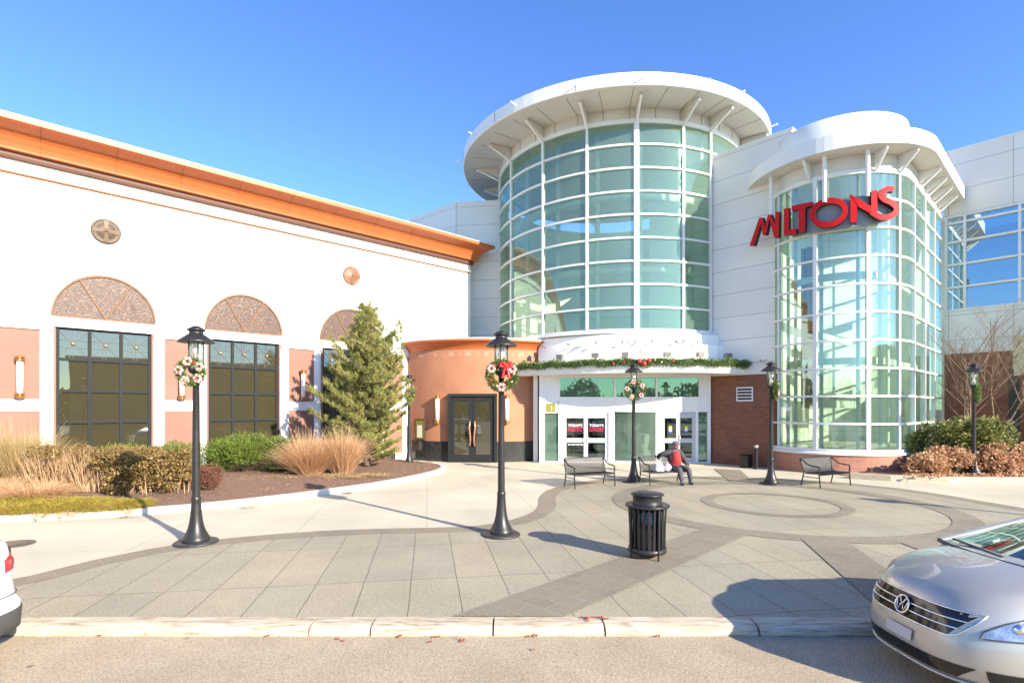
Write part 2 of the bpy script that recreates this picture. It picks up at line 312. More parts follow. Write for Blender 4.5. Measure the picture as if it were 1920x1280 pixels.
# ------------------------------------------------------------------ mesh builder
ORIG = {}
class MB:
    def __init__(s): s.v = []; s.f = []; s.mi = []; s.sm = []
    def add(s, vs, fs, mi=0, smooth=False):
        o = len(s.v); s.v += [tuple(map(float, p)) for p in vs]
        for f in fs: s.f.append(tuple(i + o for i in f)); s.mi.append(mi); s.sm.append(smooth)
        return s
    def box(s, c, d, rz=0, mi=0, ux=None):
        """box centred at c, size d, rotated rz about z"""
        cx, cy, cz = c; hx, hy, hz = d[0] / 2, d[1] / 2, d[2] / 2
        ca, sa = cos(rz), sin(rz); vs = []
        for z in (-hz, hz):
            for x, y in ((-hx, -hy), (hx, -hy), (hx, hy), (-hx, hy)):
                vs.append((cx + x * ca - y * sa, cy + x * sa + y * ca, cz + z))
        return s.add(vs, [(3, 2, 1, 0), (4, 5, 6, 7), (0, 1, 5, 4), (1, 2, 6, 5), (2, 3, 7, 6), (3, 0, 4, 7)], mi)
    def prism(s, poly, z0, z1, mi=0, smooth=False):
        n = len(poly); vs = [(x, y, z0) for x, y in poly] + [(x, y, z1) for x, y in poly]
        fs = [tuple(range(n))[::-1], tuple(range(n, 2 * n))]
        s.add(vs, fs, mi); o = len(s.v) - 2 * n
        for i in range(n):
            j = (i + 1) % n; s.f.append((o + i, o + j, o + n + j, o + n + i)); s.mi.append(mi); s.sm.append(smooth)
        return s
    def lathe(s, prof, c=(0, 0, 0), seg=24, mi=0, smooth=True, a0=0, a1=2 * pi):
        full = abs(a1 - a0 - 2 * pi) < 1e-6; m = seg if full else seg + 1
        vs = []
        for r, z in prof:
            for k in range(m):
                a = a0 + (a1 - a0) * k / seg
                vs.append((c[0] + r * cos(a), c[1] + r * sin(a), c[2] + z))
        fs = []
        for i in range(len(prof) - 1):
            for k in range(seg):
                k2 = (k + 1) % m
                fs.append((i * m + k, i * m + k2, (i + 1) * m + k2, (i + 1) * m + k))
        return s.add(vs, fs, mi, smooth)
    def tube(s, pts, r, seg=8, mi=0, smooth=True, cap=True, closed=False):
        P = [np.array(p, float) for p in pts]; n = len(P); rs = r if isinstance(r, (list, tuple)) else [r] * n
        vs = []; up = np.array([0, 0, 1.0]); prev = None
        for i in range(n):
            a = P[(i - 1) % n] if (closed or i > 0) else P[i]; b = P[(i + 1) % n] if (closed or i < n - 1) else P[i]
            t = b - a; t /= (np.linalg.norm(t) + 1e-9)
            if prev is None:
                x = np.cross(t, up)
                if np.linalg.norm(x) < 1e-3: x = np.cross(t, np.array([1.0, 0, 0]))
            else: x = prev - t * np.dot(prev, t)
            x /= (np.linalg.norm(x) + 1e-9); prev = x; y = np.cross(t, x)
            for k in range(seg):
                q = 2 * pi * k / seg; vs.append(P[i] + rs[i] * (cos(q) * x + sin(q) * y))
        fs = []
        for i in range(n if closed else n - 1):
            i2 = (i + 1) % n
            for k in range(seg):
                k2 = (k + 1) % seg; fs.append((i * seg + k, i * seg + k2, i2 * seg + k2, i2 * seg + k))
        s.add(vs, fs, mi, smooth)
        if cap and not closed:
            s.add(vs[:seg], [tuple(range(seg))[::-1]], mi); s.add(vs[-seg:], [tuple(range(seg))], mi)
        return s
    def ball(s, c, r, mi=0, seg=12, rings=8, sc3=(1, 1, 1)):
        vs = []
        for i in range(rings + 1):
            th = pi * i / rings
            for k in range(seg):
                a = 2 * pi * k / seg
                vs.append((c[0] + r * sc3[0] * sin(th) * cos(a), c[1] + r * sc3[1] * sin(th) * sin(a), c[2] + r * sc3[2] * cos(th)))
        fs = [(i * seg + k, (i + 1) * seg + k, (i + 1) * seg + (k + 1) % seg, i * seg + (k + 1) % seg) for i in range(rings) for k in range(seg)]
        return s.add(vs, fs, mi, True)
    def sweep(s, path, prof, mi=0, closed=False, smooth=False, cap=True):
        """prof (offset to the right of the path, z); path in plan"""
        n = len(path); vs = []; m = len(prof)
        for i in range(n):
            p = np.array(path[i], float)
            a = np.array(path[(i - 1) % n], float) if (closed or i > 0) else None
            b = np.array(path[(i + 1) % n], float) if (closed or i < n - 1) else None
            ns = []
            for u, v_ in ((a, p), (p, b)):
                if u is None or v_ is None: continue
                d = v_ - u; d /= (np.linalg.norm(d) + 1e-9); ns.append(np.array([d[1], -d[0]]))
            nn = sum(ns); nn /= (np.linalg.norm(nn) + 1e-9); k = 1 / max(0.35, float(np.dot(nn, ns[0])))
            for o, z in prof: q = p + nn * o * k; vs.append((q[0], q[1], z))
        fs = []
        for i in range(n if closed else n - 1):
            i2 = (i + 1) % n
            for j in range(m - 1): fs.append((i * m + j, i * m + j + 1, i2 * m + j + 1, i2 * m + j))
        s.add(vs, fs, mi, smooth)
        if cap and not closed and m > 2:
            s.add(vs[:m], [tuple(range(m))], mi); s.add(vs[-m:], [tuple(range(m))[::-1]], mi)
        return s
    def build(s, name, mat, parent=None, label=None, recalc=True):
        me = bpy.data.meshes.new(name)
        o0 = ORIG.get(parent.name, (0, 0, 0)) if parent else (0, 0, 0)
        vs = np.array(s.v, float) - np.array(o0) if s.v else []
        me.from_pydata(vs.tolist() if len(s.v) else [], [], s.f)
        for mt in (mat if isinstance(mat, (list, tuple)) else [mat]): me.materials.append(mt)
        me.polygons.foreach_set('material_index', s.mi); me.polygons.foreach_set('use_smooth', s.sm)
        if recalc:
            import bmesh
            bm = bmesh.new(); bm.from_mesh(me); bmesh.ops.recalc_face_normals(bm, faces=bm.faces); bm.to_mesh(me); bm.free()
        me.update(); ob = bpy.data.objects.new(name, me); col.objects.link(ob)
        if parent: ob.parent = parent
        ORIG[ob.name] = o0
        if label: ob['label'] = label
        return ob
def cyl(c, r, z0, z1, seg=20): return MB().lathe([(0.001, z0), (r, z0), (r, z1), (0.001, z1)], (c[0], c[1], 0), seg)
def tag(o, label, cat, group=None, kind=None):
    o['label'] = label; o['category'] = cat
    if group: o['group'] = group
    if kind: o['kind'] = kind
    return o
def struct(o): o['kind'] = 'structure'; return o
def thing(name, label, cat, loc=(0, 0, 0), group=None, origin=True):
    e = bpy.data.objects.new(name, None); col.objects.link(e); e.location = loc; e.empty_display_size = 0.2
    ORIG[e.name] = tuple(loc)
    return tag(e, label, cat, group)
def copy_tree(o, parent=None):
    c = o.copy(); col.objects.link(c)
    if parent: c.parent = parent
    for ch in list(o.children): copy_tree(ch, c)
    return c
def bevel(o, wd=0.01, seg=2):
    m = o.modifiers.new('bevel', 'BEVEL'); m.width = wd; m.segments = seg; m.limit_method = 'ANGLE'; return o

# pixel helpers used only to measure real positions
def ray_circle(px, c, r, far=False):
    a = (px - CX) / F; A = a * a + 1; B = -2 * (a * c[0] + c[1]); C_ = c[0] ** 2 + c[1] ** 2 - r * r
    D = B * B - 4 * A * C_
    if D < 0: D = 0
    y = (-B + (sqrt(D) if far else -sqrt(D))) / (2 * A); return (a * y, y)
def ang(p, c): return atan2(p[1] - c[1], p[0] - c[0]) % (2 * pi)
def gp(px, py, z=0.0): y = (CAMH - z) * 1000 / (py - HY); return ((px - CX) / F * y, y)
def arc(c, r, a0, a1, n): return [(c[0] + r * cos(a0 + (a1 - a0) * k / n), c[1] + r * sin(a0 + (a1 - a0) * k / n)) for k in range(n + 1)]

def text_mesh(s, size, ext, name, mat, parent, loc, rot, align='CENTER'):
    cu = bpy.data.curves.new('t', 'FONT'); cu.body = s; cu.size = size; cu.extrude = ext; cu.align_x = align
    cu.offset = size * 0.012
    t = bpy.data.objects.new('t', cu); col.objects.link(t)
    dg = bpy.context.evaluated_depsgraph_get(); me = bpy.data.meshes.new_from_object(t.evaluated_get(dg))
    bpy.data.objects.remove(t); bpy.data.curves.remove(cu)
    me.materials.clear(); me.materials.append(mat)
    o = bpy.data.objects.new(name, me); col.objects.link(o); o.parent = parent
    po = ORIG.get(parent.name, (0, 0, 0)); o.location = tuple(loc[i] - po[i] for i in range(3)); o.rotation_euler = rot
    return o

# ------------------------------------------------------------------ ground
ZR = -0.10
g = MB(); g.add([(-900, -900, -0.2), (900, -900, -0.2), (900, 900, -0.2), (-900, 900, -0.2)], [(0, 1, 2, 3)])
struct(g.build('ground', M('earth', (0.16, 0.13, 0.09), 0.95, var=0.3, ns=0.2)))
g = MB(); g.add([(-150, -70, ZR), (150, -70, ZR), (150, 6.2, ZR), (-150, 6.2, ZR)], [(0, 1, 2, 3)])
struct(g.build('road', asphalt_m))
g = MB(); g.add([(-150, 6.34, 0), (150, 6.34, 0), (150, 60, 0), (-150, 60, 0)], [(0, 1, 2, 3)])
struct(g.build('pavement', pav_conc))
# kerb stones: the stone lengths and cracks of the photo
k = MB(); xs = [-40]
for px in (278, 582, 696, 925, 1133, 1420, 1640): xs.append((px - 960) / 1000 * 6.15)
xs = sorted([-40, -30, -22, -16, -12, -9.4, -7.3, -5.6] + xs[1:] + [6.6, 9, 11.5, 14, 18, 25, 40])
for a, b in zip(xs[:-1], xs[1:]):
    gap = 0.012 + random.random() * 0.012; n = max(2, int((b - a) / 0.12)); rows = []
    prof = [(6.10, -0.2), (6.085, -0.08), (6.095, -0.035), (6.13, -0.004), (6.20, 0.006), (6.375, 0.008), (6.375, -0.2)]
    vs = []
    for i in range(n + 1):
        x = a + gap / 2 + (b - a - gap) * i / n
        e = min(i, n - i) / n * (b - a)
        for j, (y, z) in enumerate(prof):
            jit = (random.random() - 0.5) * (0.012 if 1 <= j <= 4 else 0)
            ch = 0.02 * math.exp(-e / 0.02) * (random.random()) if j in (2, 3) else 0
            vs.append((x, y + jit + ch, z + (jit * 0.6 if 1 <= j <= 3 else 0) - ch))
    m_ = len(prof)
    fs = [(i * m_ + j, i * m_ + j + 1, (i + 1) * m_ + j + 1, (i + 1) * m_ + j) for i in range(n) for j in range(m_ - 1)]
    fs += [tuple(range(m_)), tuple(range(n * m_, (n + 1) * m_))[::-1]]
    k.add(vs, fs)
struct(k.build('kerb', kerb_m))
k = MB(); k.add([(-60, 6.12, -0.06), (60, 6.12, -0.06), (60, 6.36, -0.06), (-60, 6.36, -0.06)], [(0, 1, 2, 3)])
struct(k.build('kerb_bedding', mulch_m))

edge = [(-8.6, 6.385), (-7.9, 7.1), (-7.45, 7.6), (-7.18, 7.95), (-6.9, 8.75), (-6.45, 9.45), (-5.95, 9.95), (-5.3, 10.32), (-4.6, 10.62), (-3.9, 10.85), (-3.1, 11.0), (-2.33, 11.1), (-1.7, 11.15), (-1.1, 11.22),
        (-.7, 11.36), (-.35, 11.6), (0, 11.95), (.3, 12.4), (.55, 13.0), (.68, 13.7), (.72, 14.5), (.82, 15.3), (1.05, 16.2), (1.45, 17.0), (2.1, 17.85), (3.0, 18.6), (4.2, 19.2), (5.6, 19.5),
        (7.2, 19.5), (8.8, 19.2), (10.2, 18.6), (11.3, 17.7), (12.1, 16.6), (12.5, 15.4), (12.7, 14.0), (12.9, 12.5), (13.2, 11.0), (13.8, 9.6), (14.8, 8.4), (16.5, 7.2), (18.0, 6.385)]
g = MB(); g.add([(x, y, 0.004) for x, y in edge], [tuple(range(len(edge)))]); struct(g.build('paved_plaza', pav_grey))
def strip(path, w0, w1, z):
    return MB().sweep(path, [(w0, z), (w1, z)], cap=False)
bands = MB()
bands.sweep(edge[:36], [(0.0, 0.008), (0.46, 0.008)], cap=False)
PC = (6.85, 13.95)
struct(bands.build('plaza_border', pav_band))
def ring_mesh(r0, r1, z):
    return MB().sweep(arc(PC, r0, 0, 2 * pi, 96)[:-1], [(0, z), (r1 - r0, z)], closed=True, cap=False)
struct(ring_mesh(3.6, 4.15, 0.012).build('plaza_outer_ring', pav_band))
struct(ring_mesh(1.5, 1.8, 0.012).build('plaza_inner_ring', pav_band))
rb = MB()
def radial(p, q, wd, z):
    d = np.array(q) - np.array(p); d = d / np.linalg.norm(d); nrm = np.array([d[1], -d[0]]) * wd / 2
    rb.add([(*(np.array(p) + nrm), z), (*(np.array(q) + nrm), z), (*(np.array(q) - nrm), z), (*(np.array(p) - nrm), z)], [(0, 1, 2, 3)])
rb.add([(-.72, 6.385, .0155), (.62, 6.385, .0155), (4.75, 10.62, .0155), (4.15, 11.25, .0155)], [(0, 1, 2, 3)])
rb.add([(4.5, 6.385, .0155), (5.3, 6.385, .0155), (6.3, 10.1, .0155), (5.55, 10.3, .0155)], [(0, 1, 2, 3)])
rb.add([(7.0, 6.385, .0155), (7.9, 6.385, .0155), (8.1, 10.15, .0155), (7.2, 10.1, .0155)], [(0, 1, 2, 3)])
rb.add([(7.35, 17.9, .0155), (8.1, 17.8, .0155), (9.2, 21.5, .0155), (8.3, 21.9, .0155)], [(0, 1, 2, 3)])
struct(rb.build('plaza_paving_band', pav_band))
# planting bed on the left
bed_out = [(-40, 8.6), (-22, 9.9), (-14, 11.15), (-11.2, 11.65), (-9.4, 12.15), (-7.9, 12.95), (-6.9, 13.75), (-5.9, 14.75), (-5.1, 15.75), (-4.3, 16.8), (-3.65, 18.0), (-3.1, 19.3), (-2.75, 20.4), (-2.65, 21.3), (-2.8, 22.2), (-3.2, 23.0), (-3.9, 23.8), (-4.7, 24.4), (-5.2, 24.8)]
g = MB().sweep(bed_out, [(-0.2, -0.05), (-0.2, 0.13), (-0.185, 0.145), (-0.015, 0.145), (0, 0.13), (0, -0.05)], cap=True)
struct(g.build('planter_kerb', kerb_w))
BEDP = [(x - 0.0, y + 0.0) for x, y in bed_out]
def bed_z(x, y):
    # rises gently away from the kerb towards the building
    d = min(hypot(x - a, y - b) for a, b in bed_out)
    return 0.10 + 0.22 * (1 - math.exp(-d / 2.2))
def wallp(t, off=0.0):      # left wall, t as in y = 26 - t
    return (-5.33 - 1.08 * t + 0.6794 * off, 26 - t - 0.7338 * off)
bm_v = []; bm_f = []
inner = []
NB = 10
for i, (x, y) in enumerate(bed_out):
    s_ = (26 - y) if y < 26 else 0
    # matching point on wall
    tt = ((-x - 5.33) * 1.08 + (26 - y)) / (1.08 ** 2 + 1); tt = max(tt, 1.0)
    wx, wy = wallp(tt, 0.05)
    for j in range(NB + 1):
        u = j / NB; bx, by = x + (wx - x) * u, y + (wy - y) * u
        if j == 0:
            ddx, ddy = wx - x, wy - y; L = hypot(ddx, ddy) or 1; bx += ddx / L * 0.1; by += ddy / L * 0.1
        bm_v.append((bx, by, (0.10 if j == 0 else bed_z(bx, by)) + (random.random() - .5) * 0.02))
for i in range(len(bed_out) - 1):
    for j in range(NB):
        a = i * (NB + 1) + j; bm_f.append((a, a + 1, a + NB + 2, a + NB + 1))
g = MB(); g.add(bm_v, bm_f, 0, True); struct(g.build('planting_bed', mulch_m))
# planting bed on the right
bed_r = [(10.6, 19.75), (12.6, 18.4), (14.3, 18.0), (15.2, 17.8)]
g = MB()
bo = [(12.0, 18.95), (13.0, 18.3), (14.6, 17.85), (16.2, 17.75), (18.5, 17.7), (22, 17.3), (28, 16)]
g.sweep(bo, [(-0.18, -0.05), (-0.18, 0.2), (0, 0.2), (0, -0.05)])
struct(g.build('right_planter_kerb', kerb_m))
g = MB(); g.add([(x, y + 0.1, 0.17) for x, y in bo] + [(28, 30, 0.3), (20, 30, 0.3), (14.9, 20.0, 0.2)], [tuple(range(len(bo) + 3))])
struct(g.build('right_planting_bed', mulch_m))

# ------------------------------------------------------------------ restaurant (left building)
rest = thing('restaurant_building', 'long white stucco building with orange copper cornice, arched windows and a curved terracotta entrance', 'building', (-5.33, 26, 0))
NW = (0.6794, -0.7338)
TE = -2.85           # wall end
AW = atan2(0.6794, 0.7338)   # wall angle
def wbox(mb, t0, t1, z0, z1, o0, o1, mi=0):
    """box on the left wall between t0>t1 (t decreasing to the right), offsets o0..o1 outward"""
    a = wallp(t0, o0); b = wallp(t1, o0); c = wallp(t1, o1); d = wallp(t0, o1)
    return mb.prism([d, c, b, a], z0, z1, mi)
wins = [(8.78, 6.93), (5.79, 3.94), (2.77, 0.92)]
wins_far = [(11.80, 9.95), (14.8, 12.95)]
allw = wins_far[::-1] + wins
T0 = 22.0
ZH = 5.14; ZS = 1.0
wl = MB()
wbox(wl, T0, TE, ZH, 11.0, -0.5, 0)
prev = T0
for a, b in allw:
    wbox(wl, prev, a, 0, ZH, -0.5, 0); prev = b
wbox(wl, prev, TE, 0, ZH, -0.5, 0)
# return wall going back from the end
e0 = wallp(TE, 0); e1 = (e0[0] - 0.6794 * 14, e0[1] + 0.7338 * 14)
wl.prism([e0, (e0[0] - 0.4, e0[1] - 0.35), (e1[0] - 0.4, e1[1] - 0.35), e1], 0, 11.0)
wl.build('wall', white_stucco, rest)
rf = MB(); p = [wallp(T0, -0.4), wallp(TE, -0.4), e1, (wallp(T0, 0)[0] - 10, wallp(T0, 0)[1] + 10)]
rf.add([(x, y, 10.9) for x, y in p], [(0, 1, 2, 3)]); rf.build('roof', roof_m, rest)
# cornice
path = [wallp(T0), e0, e1]
cop = [(0.12, 10.42), (0.26, 10.44), (0.27, 10.50), (0.31, 10.62), (0.40, 10.80), (0.54, 10.94), (0.74, 11.04), (0.92, 11.08), (0.95, 11.10), (0.95, 11.24)]
cn = MB().sweep(path, cop + [(0.0, 11.30)], cap=True)
cn.build('cornice', copper, rest)
MB().sweep(path, [(0.0, 11.31), (0.965, 11.245), (0.965, 11.275), (0.5, 11.31), (0.0, 11.34)]).build('cornice_cap', white_trim, rest)
seam_m = M('seam copper', (.26, .07, .022), .5, var=0)
for i in range(18):
    sm = MB(); t = T0 - 1.3 * i
    for (o0, z0), (o1, z1) in zip(cop[1:-1], cop[2:]):
        a = wallp(t, o0 + 0.006); b = wallp(t, o1 + 0.006); a2 = wallp(t - 0.016, o0 + 0.006); b2 = wallp(t - 0.016, o1 + 0.006)
        sm.add([(*a, z0 - 0.004), (*a2, z0 - 0.004), (*b2, z1 - 0.004), (*b, z1 - 0.004)], [(0, 1, 2, 3)])
    sm.build('cornice_seam', seam_m, rest)
MB().sweep(path, [(0.0, 10.22), (0.10, 10.22), (0.12, 10.30), (0.12, 10.42), (0, 10.42)]).build('soffit', copper_shaded, rest)  # strip coloured dark as the shadow under the cornice
MB().sweep([path[0], path[1]], [(0.0, 9.80), (0.07, 9.82), (0.10, 9.88), (0.07, 9.90), (0.06, 9.96), (0.0, 9.96)]).build('frieze_moulding', white_trim, rest)
MB().sweep([path[0], path[1]], [(0.0, 9.77), (0.05, 9.77), (0.06, 9.80), (0.0, 9.80)]).build('frieze_line', brass, rest)
# frieze relief: faint flower pairs
for i in range(17):
    for d in (0, 0.34):
        fr = MB(); t = 9.6 - 0.72 * i - d / 1.47
        c = wallp(t, 0.005)
        for q in range(6):
            an = q * pi / 3 + 0.3
            cc = (c[0] + EL[0] * 0.06 * cos(an), c[1] + EL[1] * 0.06 * cos(an), 10.10 + 0.05 * sin(an))
            fr.ball(cc, 0.028, seg=6, rings=4)
        fr.build('frieze_relief', frieze_m, rest)
# piers: pink panels with white strips and belts
pk = MB(); wt = MB()
edges = [(T0, allw[0][0])] + [(allw[i][1], allw[i + 1][0]) for i in range(len(allw) - 1)] + [(allw[-1][1], -0.2)]
for a, b in edges:
    pk = MB(); wt = MB()
    wbox(pk, a - 0.07, b + 0.07, 0.35, 4.98, 0.0, 0.02)
    wbox(wt, a - 0.06, a - 0.22, 0.36, 4.99, 0.0, 0.06)
    wbox(wt, b + 0.22, b + 0.06, 0.36, 4.99, 0.0, 0.06)
    wbox(wt, a - 0.22, b + 0.22, 2.40, 2.78, 0.0, 0.055)
    MBt = [(0, 4.98), (0.09, 5.0), (0.10, 5.10), (0.07, 5.14), (0.07, 5.34), (0, 5.36)]
    wt.sweep([wallp(a - 0.0), wallp(b + 0.0)], MBt)
    pk.build('pink_panel', pink_stucco, rest); bevel(wt.build('pilaster_trim', white_trim, rest), 0.008)
pb = MB(); wbox(pb, T0, 0.3, 0.0, 0.36, 0.0, 0.10)
for a, b in allw: wbox(pb, a, b, 0, ZS - 0.12, -0.5, -0.02)
pb.build('plinth', granite, rest)
for a, b in allw:
    for q0, q1 in ((a, a - 0.045), (b + 0.045, b)): jb = MB(); wbox(jb, q0, q1, ZS - .05, ZH, -0.4, 0.03); jb.build('window_jamb', pink_stucco, rest)
# windows
for wi, (a, b) in enumerate(allw):
    L = (a - b) * 1.4719; o = -0.14
    fm = MB(); a_ = a - 0.05; b_ = b + 0.05
    tw = 0.035
    cols_ = [a_ + (b_ - a_) * q / 3 for q in range(4)]
    z_ = [ZS + (ZH - ZS) * q / 4 for q in range(5)]
    for ci, t in enumerate(cols_):
        w2 = 0.055 if ci in (0, 3) else 0.032
        wbox(fm, min(a_, t + w2), max(b_, t - w2), ZS, ZH, o, o + 0.09)
    for zi, z in enumerate(z_):
        w2 = 0.06 if zi in (0, 4) else 0.045
        wbox(fm, a_, b_, max(ZS, z - w2) , min(ZH, z + w2), o + 0.004, o + 0.085)
    wbox(fm, a_, b_, ZS - 0.12, ZS, -0.3, 0.02)
    fr_ = fm.build('window', dark_frame, rest)
    pn = MB(); wbox(pn, a_, b_, ZS, ZH, o + 0.02, o + 0.032); pn.build('glass_pane', dark_glass, fr_)
    st = MB()    # star muntins in the top row
    for q in range(3):
        ta, tb = cols_[q], cols_[q + 1]; za, zb = z_[3] + 0.04, z_[4] - 0.05; tm = (ta + tb) / 2; zm = (za + zb) / 2
        def P(t, z): x, y = wallp(t, o + 0.05); return (x, y, z)
        for p1, p2 in (((ta, za), (tb, zb)), ((ta, zb), (tb, za)), ((tm, za), (tm, zb)), ((tm + .06, za), (tm + .06, zb)), ((ta, zm + .12), (tb, zm + .12)), ((ta, zm - .12), (tb, zm - .12))):
            st.tube([P(*p1), P(*p2)], 0.008, 4)
    st.build('star_muntin', grey_box, fr_)
    for q in range(3):
        ro = MB(); tm = (cols_[q] + cols_[q + 1]) / 2; x, y = wallp(tm, o + 0.07); ro.ball((x, y, (z_[3] + z_[4]) / 2), 0.055, seg=8, rings=6)
        ro.build('rosette', gold_ball, fr_)
# dim room behind the windows
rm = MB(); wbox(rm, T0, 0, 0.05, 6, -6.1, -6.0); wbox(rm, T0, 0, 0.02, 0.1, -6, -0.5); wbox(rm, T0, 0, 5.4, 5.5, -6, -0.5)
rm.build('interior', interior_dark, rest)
jm = MB(); 
for z_ in (8.62,): wbox(jm, T0, TE, z_, z_ + .014, 0, .003)
for t_ in (14.0, 10.9, 7.855, 4.86, 1.81, -.9): wbox(jm, t_ + .005, t_ - .005, 7.1, 9.78, 0, .0035)
for t_ in (12.35, 9.35, 6.36, 3.34): wbox(jm, t_ + .005, t_ - .005, 5.36, 7.1, 0, .0035)
jm.build('control_joint', M('joint line', (.50, .46, .42), .9, var=.1), rest)
# arches, keystones, medallions
for wi, (a, b) in enumerate(allw):
    tc = (a + b) / 2; hw = (a - b) * 1.4719 / 2 + 0.04; zb = 5.48; hh = 1.46
    def AP(u, z, o): x, y = wallp(tc, o); return (x + EL[0] * u, y + EL[1] * u, z)
    n = 32
    pan = MB(); ring = [(hw * cos(pi * q / n), zb + hh * sin(pi * q / n)) for q in range(n + 1)]
    pan.add([AP(-u, z, 0.03) for u, z in ring], [tuple(range(n + 1))]); ap = pan.build('arch_panel', filigree_m, rest)
    rimm = MB(); rimm.tube([AP(-u, z, 0.04) for u, z in ring], 0.032, 6, closed=True)
    rimm.tube([AP(0, zb, 0.045), AP(-hw * 0.5, zb + hh * 0.87, 0.045)], 0.026, 6); rimm.tube([AP(0, zb, 0.045), AP(hw * 0.5, zb + hh * 0.87, 0.045)], 0.026, 6)
    rimm.build('arch_rim', M('arch rim copper', (0.22, 0.11, 0.05), 0.6, 0.0) if wi == 0 else bpy.data.materials['arch rim copper'], ap)
    hd = MB(); o_in = [(hw + 0.10) * 1.0, (hh + 0.10)]; 
    outer = [((hw + 0.27) * cos(pi * q / n), zb + (hh + 0.27) * sin(pi * q / n)) for q in range(n + 1)]
    inn = [((hw + 0.05) * cos(pi * q / n), zb + (hh + 0.05) * sin(pi * q / n)) for q in range(n + 1)]
    vs = [AP(-u, z, 0.05) for u, z in outer] + [AP(-u, z, 0.05) for u, z in inn] + [AP(-u, z, 0.0) for u, z in outer] + [AP(-u, z, 0.0) for u, z in inn]
    m_ = n + 1; fs = []
    for q in range(n):
        fs += [(q, q + 1, m_ + q + 1, m_ + q), (q, 2 * m_ + q, 2 * m_ + q + 1, q + 1), (m_ + q, m_ + q + 1, 3 * m_ + q + 1, 3 * m_ + q)]
    hd.add(vs, fs); hd.build('arch_surround', white_trim, rest)
    hb = MB(); wbox(hb, a + 0.08, b - 0.08, ZH, zb - 0.02, 0, 0.06); hb.build('lintel', white_trim, rest)
for tc, mt, lab in ((7.855, bronze, 'dull bronze round medallion'), (1.81, M('copper medallion', (0.22, 0.075, 0.035), 0.5, 0.0), 'bright copper round medallion')):
    c = wallp(tc, 0); md = MB(); r = 0.42; n = 28
    def DP(u, z, o): x, y = wallp(tc, o); return (x + EL[0] * u, y + EL[1] * u, z)
    rings_ = [(r, 0), (r, .05), (r * .93, .08), (r * .86, .05), (r * .6, .10), (r * .3, .13), (0.01, .14)]
    vs = [DP(q * cos(2 * pi * k_ / n), 8.5 + q * sin(2 * pi * k_ / n), o) for q, o in rings_ for k_ in range(n)]
    fs = [(i * n + k_, i * n + (k_ + 1) % n, (i + 1) * n + (k_ + 1) % n, (i + 1) * n + k_) for i in range(len(rings_) - 1) for k_ in range(n)]
    md.add(vs, fs, 0, True); mo = md.build('medallion', mt, rest, lab)
    cr = MB()
    for d in ((1, 0), (0, 1), (-1, 0), (0, -1)):
        cr.add([DP(d[0] * .06 - d[1] * .03, 8.5 + d[1] * .06 + d[0] * .03, .15), DP(d[0] * .06 + d[1] * .03, 8.5 + d[1] * .06 - d[0] * .03, .15),
                DP(d[0] * .36 + d[1] * .08, 8.5 + d[1] * .36 - d[0] * .08, .075), DP(d[0] * .36 - d[1] * .08, 8.5 + d[1] * .36 + d[0] * .08, .075)], [(0, 1, 2, 3)])
    cr.ball(DP(0, 8.5, .14), 0.05, seg=8, rings=6); cr.build('cross', M('medallion cross', (.15, .09, .045), .5, 0, var=.1), mo)
def sconce(parent, x, y, nx, ny, z0, z1, k=1.0):
    cx, cy = x + nx * 0.16, y + ny * 0.16
    s_ = MB().lathe([(0.001, z0 + 0.14), (0.085 * k, z0 + 0.14), (0.085 * k, z1 - 0.14), (0.001, z1 - 0.14)], (cx, cy, 0), 16)
    s_.lathe([(0.02, z0 + .12), (.02, z1 - .12)], (cx, cy, 0), 6)
    o = s_.build('wall_lamp', opal, parent)
    c_ = MB()
    for a, b, sg in ((z0, z0 + 0.16, -1), (z1 - 0.16, z1, 1)):
        if sg < 0: pr = [(0.001, a - .02), (0.07, a), (0.13 * k, a + .04), (0.13 * k, a + .06), (0.10, a + .07), (0.10, a + .10), (0.12, a + .11), (0.12, a + .16), (0.001, a + .16)]
        else: pr = [(0.001, a), (0.12, a), (0.12, a + .05), (0.10, a + .06), (0.10, a + .09), (0.13 * k, a + .10), (0.13 * k, a + .13), (0.07, a + .16), (0.001, a + .17)]
        c_.lathe(pr, (cx, cy, 0), 16)
        c_.box((x + nx * .05, y + ny * .05, (a + b) / 2), (0.12, 0.12, 0.1), atan2(ny, nx))
    c_.build('lamp_cap', brass, o)
for t in (9.32, 6.36, 3.34, 12.4):
    x, y = wallp(t, 0.02); sconce(rest, x, y, NW[0], NW[1], 2.78 + 0.03, 4.12)

# --- curved entrance drum
DC = (-1.5, 29.78); DR = 5.1
def dang(px): return ang(ray_circle(px, DC, DR), DC)
A0, A1 = R(180 + 35), R(270 + 32)
a_end = ang(ray_circle(1011, DC, DR), DC)
dr = MB(); PA = arc(DC, DR, R(205), a_end, 40)
dr.sweep(PA, [(0, 0.95), (0, 5.25), (-0.3, 5.25), (-0.3, 0.95)], smooth=False)
for i in range(len(dr.sm)): dr.sm[i] = False
dr.build('drum_wall', orange_stucco, rest)
MB().sweep(PA, [(-0.3, 0), (0.03, 0), (0.03, 0.93), (0.0, 0.95), (-0.3, 0.95)]).build('drum_plinth', granite, rest)
PC2 = arc(DC, DR, R(205), a_end + R(1.0), 40)
MB().sweep(PC2, [(-0.3, 5.25), (0.02, 5.25), (0.04, 5.33), (0.10, 5.42), (0.20, 5.52), (0.34, 5.60), (0.34, 5.68), (-0.3, 5.68)]).build('drum_cornice', copper, rest)
MB().sweep(PC2, [(-0.3, 5.68), (0.36, 5.68), (0.36, 5.73), (-0.3, 5.78)]).build('drum_cornice_cap', white_trim, rest)
cv = [(x, y, 5.74) for x, y in PC2]; MB().add(cv, [tuple(range(len(cv)))]).build('drum_roof', roof_m, rest)
fz = MB()
k_ = 0; a = dang(775)
